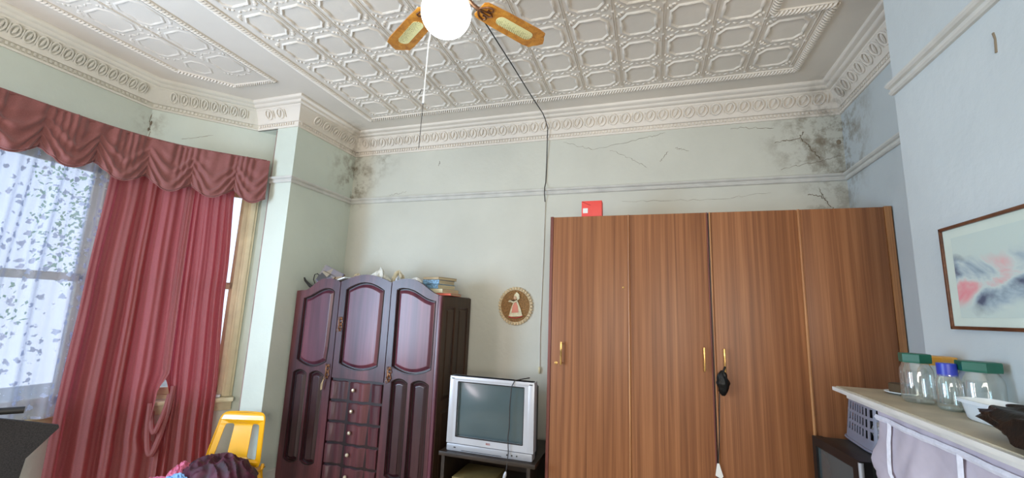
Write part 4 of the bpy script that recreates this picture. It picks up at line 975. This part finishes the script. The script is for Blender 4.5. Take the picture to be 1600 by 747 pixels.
for y, x0, x1, a0, a1 in rings: vs += [(x0, y, a0), (x1, y, a0), (x1, y, a1-.01), (x1-.02, y, a1), (x0+.02, y, a1), (x0, y, a1-.01)]
for k in range(3):
    for i in range(6): j = (i+1) % 6; fs.append((k*6+i, k*6+j, (k+1)*6+j, (k+1)*6+i))
fs.append(range(6)); fs.append([18+i for i in range(6)]); mb.add(vs, fs, TB); mb.build('rear_housing', M['dkgrey'], bt)
sb = thing('side_cabinet', (1.08, 2.75, 0), 'dark cabinet under the black television in the alcove', 'cabinet')
mb = MB(); mb.box(.88, 1.36, 2.46, 2.98, .02, zb-.001, bev=.004); mb.build('cabinet_body', M['standwood'], sb)
MB().box(.872, .88, 2.48, 2.96, .06, zb-.04, bev=.002).build('door', M['standwood'], sb)
# laundry basket
bk = thing('laundry_basket', (1.10, 2.66, zt), 'grey plastic laundry basket with rows of slots, on the black television beneath the mantel end', 'basket')
c0 = Vector((1.145, 2.80)); TK = Tr(c0.x, c0.y, zt+.002) @ Rz(-.04)
NB = 144
def sup(hx, hy, z, n_=6):
    out = []
    for k in range(NB):
        a = 2*PI*k/NB; c, s_ = math.cos(a), math.sin(a); rr = (abs(c)**n_+abs(s_)**n_)**(-1/n_); out.append((hx*c*rr, hy*s_*rr, z))
    return out
zl = [0, .015, .05, .060, .098, .112, .150, .164, .202, .225, .245]
mb = MB(); vs = []; fs = []
for z in zl: s_ = 1.17-.20*z/.245; vs += sup(.110*s_, .165*s_, z)
for k in range(len(zl)-1):
    slot = k in (2+0, 4, 6) and False
    for i in range(NB):
        j = (i+1) % NB
        if k in (3, 5, 7) and i % 4 < 2: continue
        fs.append((k*NB+i, k*NB+j, (k+1)*NB+j, (k+1)*NB+i))
fs.append([(len(zl)-1)*NB+i for i in range(NB)]); mb.add(vs, fs, TK, False); mb.build('basket_body', M['basket'], bk, solid=.0025)
MB().tube([TK @ Vector(p) for p in sup(.110*1.19, .165*1.19, .008)], .007, 6, None, True).build('rim', M['basket'], bk)

crump('dark_garment', (1.145, 2.86, zt+.012), (.085, .09, .17), M['blackcloth'], 4.4, 'dark cloth inside the grey laundry basket', 'clothes')  # added dark filler so the slots read as a shaded interior
crump('white_garment', (1.12, 2.70, zt+.012), (.065, .055, .17), M['white'], 7.4, 'white cloth showing through the slots of the grey laundry basket', 'clothes')

# ================================================================ YELLOW CHAIR WITH CLOTHES
ch = thing('plastic_chair', (-2.93, 2.42, 0), 'yellow moulded plastic chair with a slotted back in front of the pier', 'chair')
ux = Vector((.955, .297)); uy = Vector((-.297, .955))      # across, backwards
cc = Vector((-2.875, 2.43))
TC = Matrix(((ux.x, uy.x, 0, cc.x), (ux.y, uy.y, 0, cc.y), (0, 0, 1, 0), (0, 0, 0, 1)))
def rr_(pts, r=.03, n=5):
    out = []
    for i, p in enumerate(pts):
        a = Vector(pts[i-1]); b = Vector(p); c = Vector(pts[(i+1) % len(pts)]); d1 = (a-b).normalized(); d2 = (c-b).normalized(); p0 = b+d1*r; p1 = b+d2*r
        for k in range(n+1): f = k/n; out.append(tuple((p0*(1-f)*(1-f)+b*2*f*(1-f)+p1*f*f)))
    return out
def bend(mb_, zlo=.43):
    out = []
    for p in mb_.v:
        x, y, z = p; h = (z-zlo); y2 = y+.19+.16*h+.05*(-(x/.2)**2)*1.0; out.append(tuple(TC @ Vector((x, y2, z))))
    mb_.v = out; return mb_
mb = MB(); bo = rr_([(-.205, .46), (.205, .46), (.160, .812), (-.160, .812)], .045)
h1 = rr_([(-.160, .50), (-.075, .50), (-.068, .735), (-.128, .735)], .022); h2 = [(-x, z) for x, z in h1][::-1]
# subdivide outlines so that the shell can curve
def dens(lp, m=3):
    out = []
    for i, p in enumerate(lp):
        q = lp[(i+1) % len(lp)]; L_ = math.dist(p, q); k = max(1, int(L_/.03))
        for j in range(k): f = j/k; out.append((p[0]+(q[0]-p[0])*f, p[1]+(q[1]-p[1])*f))
    return out
mb.plate(dens(bo), -.003, .003, [dens(h1), dens(h2)]); bend(mb)
br = mb.build('backrest', M['yellow'], ch)
mb = MB(); mb.tube([(x, 0, z) for x, z in dens(bo)], .007, 6, None, True); bend(mb); mb.build('rolled_rim', M['yellow'], br)
mb = MB(); mb.grid(lambda u, v: (-.215+.43*u, -.21+.42*v, .435-.018*math.sin(PI*u)*math.sin(PI*v)+.010*(v > .9)-.015*(v < .08)), 20, 20, TC); mb.build('seat', M['yellow'], ch, solid=.006)
for sx, sy in ((-1, -1), (1, -1), (-1, 1), (1, 1)):
    mb = MB(); mb.tube([(sx*.19, sy*.18, .435), (sx*.215, sy*.215, .2), (sx*.235, sy*.245, .012)], .015, 8, TC, rad=[.020, .015, .012]); mb.build('leg', M['yellow'], ch)
for sx in (-1, 1): mb = MB(); mb.tube([(sx*.205, .19, .47), (sx*.21, .17, .436)], .012, 8, TC); mb.build('back_support', M['yellow'], ch)
# clothes
def heap(cx, cy, zb, rx, ry, h, seed, fr=5., amp=.35, rot=0.):
    cr_, sr_ = math.cos(rot), math.sin(rot)
    def f(u, v):
        a = u*2*PI; r = v; x, y = math.cos(a)*r, math.sin(a)*r
        nz = noise.noise(Vector((x*fr*.5+seed, y*fr*.5, seed))); nz2 = 1-abs(noise.noise(Vector((x*fr+seed*2, y*fr, 2.)))*2); nz3 = 1-abs(noise.noise(Vector((x*fr*2.3+seed*2, y*fr*2.3, 5.)))*2)
        z = (1-r**2.0)*(.85+amp*nz)+.42*nz2*(1-r**5)+.06*nz3*(1-r**5); rad = 1+.16*noise.noise(Vector((math.cos(a)*2+seed, math.sin(a)*2, 1)))
        lx, ly = x*rx*rad, y*ry*rad; return tuple(TC @ Vector((cx+lx*cr_-ly*sr_, cy+lx*sr_+ly*cr_, zb+max(0.002, h*z*.75))))
    return f
mb = MB(); mb.grid(heap(.01, -.02, .440, .265, .19, .165, 3.1, 3.0), 160, 70); o = mb.build('velvet_garment', M['velvet'], fix=False); tag(o, 'crumpled maroon velvet garment heaped on the yellow chair', 'clothes')
mb = MB(); mb.grid(heap(-.22, -.05, .445, .075, .10, .10, 7.7, 4.), 60, 24); o = mb.build('folded_garment', M['pinkcloth'], fix=False); tag(o, 'pink cloth sticking out at the left side of the maroon heap', 'clothes')
mb = MB(); mb.grid(heap(-.14, -.19, .440, .10, .055, .085, 9.3, 4.), 60, 24); o = mb.build('folded_garment', M['bluecloth'], fix=False); tag(o, 'light blue cloth under the front of the maroon heap', 'clothes')
mb = MB(); mb.grid(heap(-.29, -.17, .44, .09, .08, .05, 5.3, 3.), 50, 20); o = mb.build('folded_garment', M['pinkcloth'], fix=False); tag(o, 'pale pink folded cloth at the front left corner of the yellow chair', 'clothes')

# ================================================================ BLACK CHAIR AT THE LEFT EDGE
bc = thing('push_chair', (-3.2, 1.45, 0), 'black fabric chair with a curved tubular handle at the bottom left corner', 'chair')
TBk = Tr(-3.22, 1.30, 0) @ Rz(math.radians(62))
mb = MB(); mb.plate([(-.28, .42), (.20, .42), (.235, .80), (.335, .935), (.33, .95), (.16, 1.00), (.05, 1.03), (-.28, .98)], -.012, .012, (), TBk); mb.build('back_panel', M['blackcloth'], bc)
mb = MB(); mb.tube([(-.10, -.05, .94), (-.02, -.04, 1.00), (.07, -.03, 1.04), (.13, -.03, 1.055), (.18, -.03, 1.05)], .013, 10, TBk); mb.tube([(-.30, -.02, .02), (-.28, -.03, .60), (-.18, -.05, .86), (-.10, -.05, .94)], .012, 8, TBk); mb.build('handle_tube', M['bluesteel'], bc)
mb = MB(); mb.tube([(.10, -.03, 1.053), (.195, -.03, 1.05)], .017, 10, TBk); mb.build('hand_grip', M['black'], bc)
mb = MB(); mb.box(-.28, .16, -.40, 0, .44, .49, TBk, bev=.02); mb.build('seat', M['blackcloth'], bc)
for x in (-.26, .14):
    for y in (-.38, -.02): mb = MB(); mb.tube([(x, y, .45), (x, y, .0)], .012, 8, TBk); mb.build('leg', M['bluesteel'], bc)
mb = MB(); mb.tube([(-.30, -.40, .62), (-.1, -.42, .66), (.12, -.40, .63), (.16, -.1, .60)], .014, 8, TBk); mb.build('armrest', M['dkgrey'], bc)

# ================================================================ CLUTTER ON TOP OF THE DARK WARDROBE
ZD = 1.753
def book(cx, cy, z, w, d, h, rot, cover, label, pages='paperpage'):
    t = thing('book', (cx, cy, z), label, 'book', 'books stacked on the dark wardrobe'); T = Tr(cx, cy, z) @ Rz(rot)
    mb = MB(); mb.box(-w/2, w/2, -d/2, d/2, 0, .003, T); mb.box(-w/2, w/2, -d/2, d/2, h-.003, h, T); mb.box(-w/2, w/2, -d/2, -d/2+.003, 0, h, T); mb.build('cover', cover, t)
    MB().box(-w/2+.004, w/2-.004, -d/2+.004, d/2-.004, .003, h-.003, T).build('pages', M[pages], t); return t
z = ZD
for w, d, h, rot, cov, dx, lb in ((.20, .26, .018, -.15, 'cover_red', .04, 'salmon red book at the bottom of the stack on the dark wardrobe'),
                                  (.20, .26, .034, -.35, 'cover_cream', .0, 'cream book lying just above the salmon one in the stack'),
                                  (.165, .22, .036, -.5, 'cover_blue', -.015, 'lower of the two blue and white spined books in the stack'),
                                  (.165, .22, .036, -.42, 'cover_blue', -.02, 'upper of the two blue and white spined books in the stack'),
                                  (.175, .22, .022, -.55, 'cover_tan', -.01, 'thin tan book on top of the stack of books')):
    book(-1.655+dx, 3.22, z, w, d, h, rot+.25, M[cov], lb); z += h+.0005
# black bag with strap, magazines, white tray, papers
hb = thing('handbag', (-2.84, 3.18, ZD), 'black bag with upright strap at the left end of the wardrobe top', 'bag')
def hbf(u, v):
    a = u*2*PI; r = math.sin(PI*v)**.6*(1+.2*noise.noise(Vector((math.cos(a)*2, math.sin(a)*2, v*4)))); return (-2.835+.065*r*math.cos(a), 3.25+.075*r*math.sin(a), ZD+.002+.15*v)
MB().grid(hbf, 40, 20).build('bag_body', M['blackcloth'], hb)
MB().tube([(-2.87, 3.14, ZD+.06), (-2.89, 3.13, ZD+.11), (-2.875, 3.12, ZD+.155), (-2.845, 3.12, ZD+.165), (-2.825, 3.13, ZD+.14)], .004, 6).build('strap', M['black'], hb)
mb = MB(); mb.tube([(-2.82, 3.10, ZD+.02), (-2.88, 3.09, ZD+.05), (-2.935, 3.08, ZD+.10), (-2.945, 3.075, ZD+.125)], .010, 8, rad=[.016, .014, .010, .006]); mb.build('flap', M['black'], hb)
mg = MB(); Tm = Tr(-2.70, 3.125, ZD+.135) @ Matrix.Rotation(.38, 4, 'Y') @ Matrix.Rotation(-.25, 4, 'X')
mg.box(-.115, .115, -.014, .014, -.085, .075, Tm, bev=.005); mg.box(-.09, .06, -.030, -.015, -.09, .02, Tm, bev=.005); o = mg.build('magazine', M['mag'], origin=(-2.70, 3.19, ZD)); tag(o, 'bundle with printed grey and red cover leaning on the black bag', 'magazine')
crump('paper_bundle', (-2.52, 3.26, ZD+.002), (.065, .05, .17), plain('tan_wrapping', (192, 178, 148), .7, var=.25, vscale=(30, 30, 30)), 2.2, 'crumpled tan paper bundle between the magazine and the centre arch', 'paper')
mb = MB(); Tm = Tr(-2.56, 3.09, ZD+.105) @ Matrix.Rotation(-.30, 4, 'Y'); mb.box(-.08, .08, -.05, .05, -.006, .006, Tm, bev=.002); o = mb.build('white_tray', M['tubwhite'], origin=(-2.56, 3.09, ZD+.10)); tag(o, 'white flat tray propped above the left wardrobe door', 'tray')
crump('plastic_bag', (-2.25, 3.20, ZD+.002), (.10, .07, .19), plain('white_bag_plastic', (222, 222, 214), .4, var=.1, vscale=(30, 30, 30)), 5.1, 'white crumpled plastic bag behind the centre arch of the dark wardrobe', 'bag')
crump('plastic_bag', (-2.08, 3.24, ZD+.002), (.055, .06, .19), plain('beige_bag_plastic', (206, 196, 168), .4, var=.12, vscale=(30, 30, 30)), 8.4, 'beige crumpled plastic bag just right of the white one', 'bag')
crump('plastic_bag', (-1.995, 3.10, ZD+.002), (.033, .03, .13), plain('pale_blue_bag_plastic', (196, 204, 214), .4, var=.08, vscale=(30, 30, 30)), 1.4, 'pale bluish scrap of plastic in the gap right of the centre arch', 'bag')
crump('paper_bundle', (-1.885, 3.20, ZD+.002), (.065, .05, .135), M['white'], 6.6, 'white papers behind the right arch of the dark wardrobe', 'paper')
crump('black_pouch', (-1.80, 3.10, ZD+.002), (.04, .035, .085), M['black'], 3.6, 'black pouch lying left of the stack of books', 'pouch')

for o in bpy.data.objects:
    if '_o' in o: del o['_o']
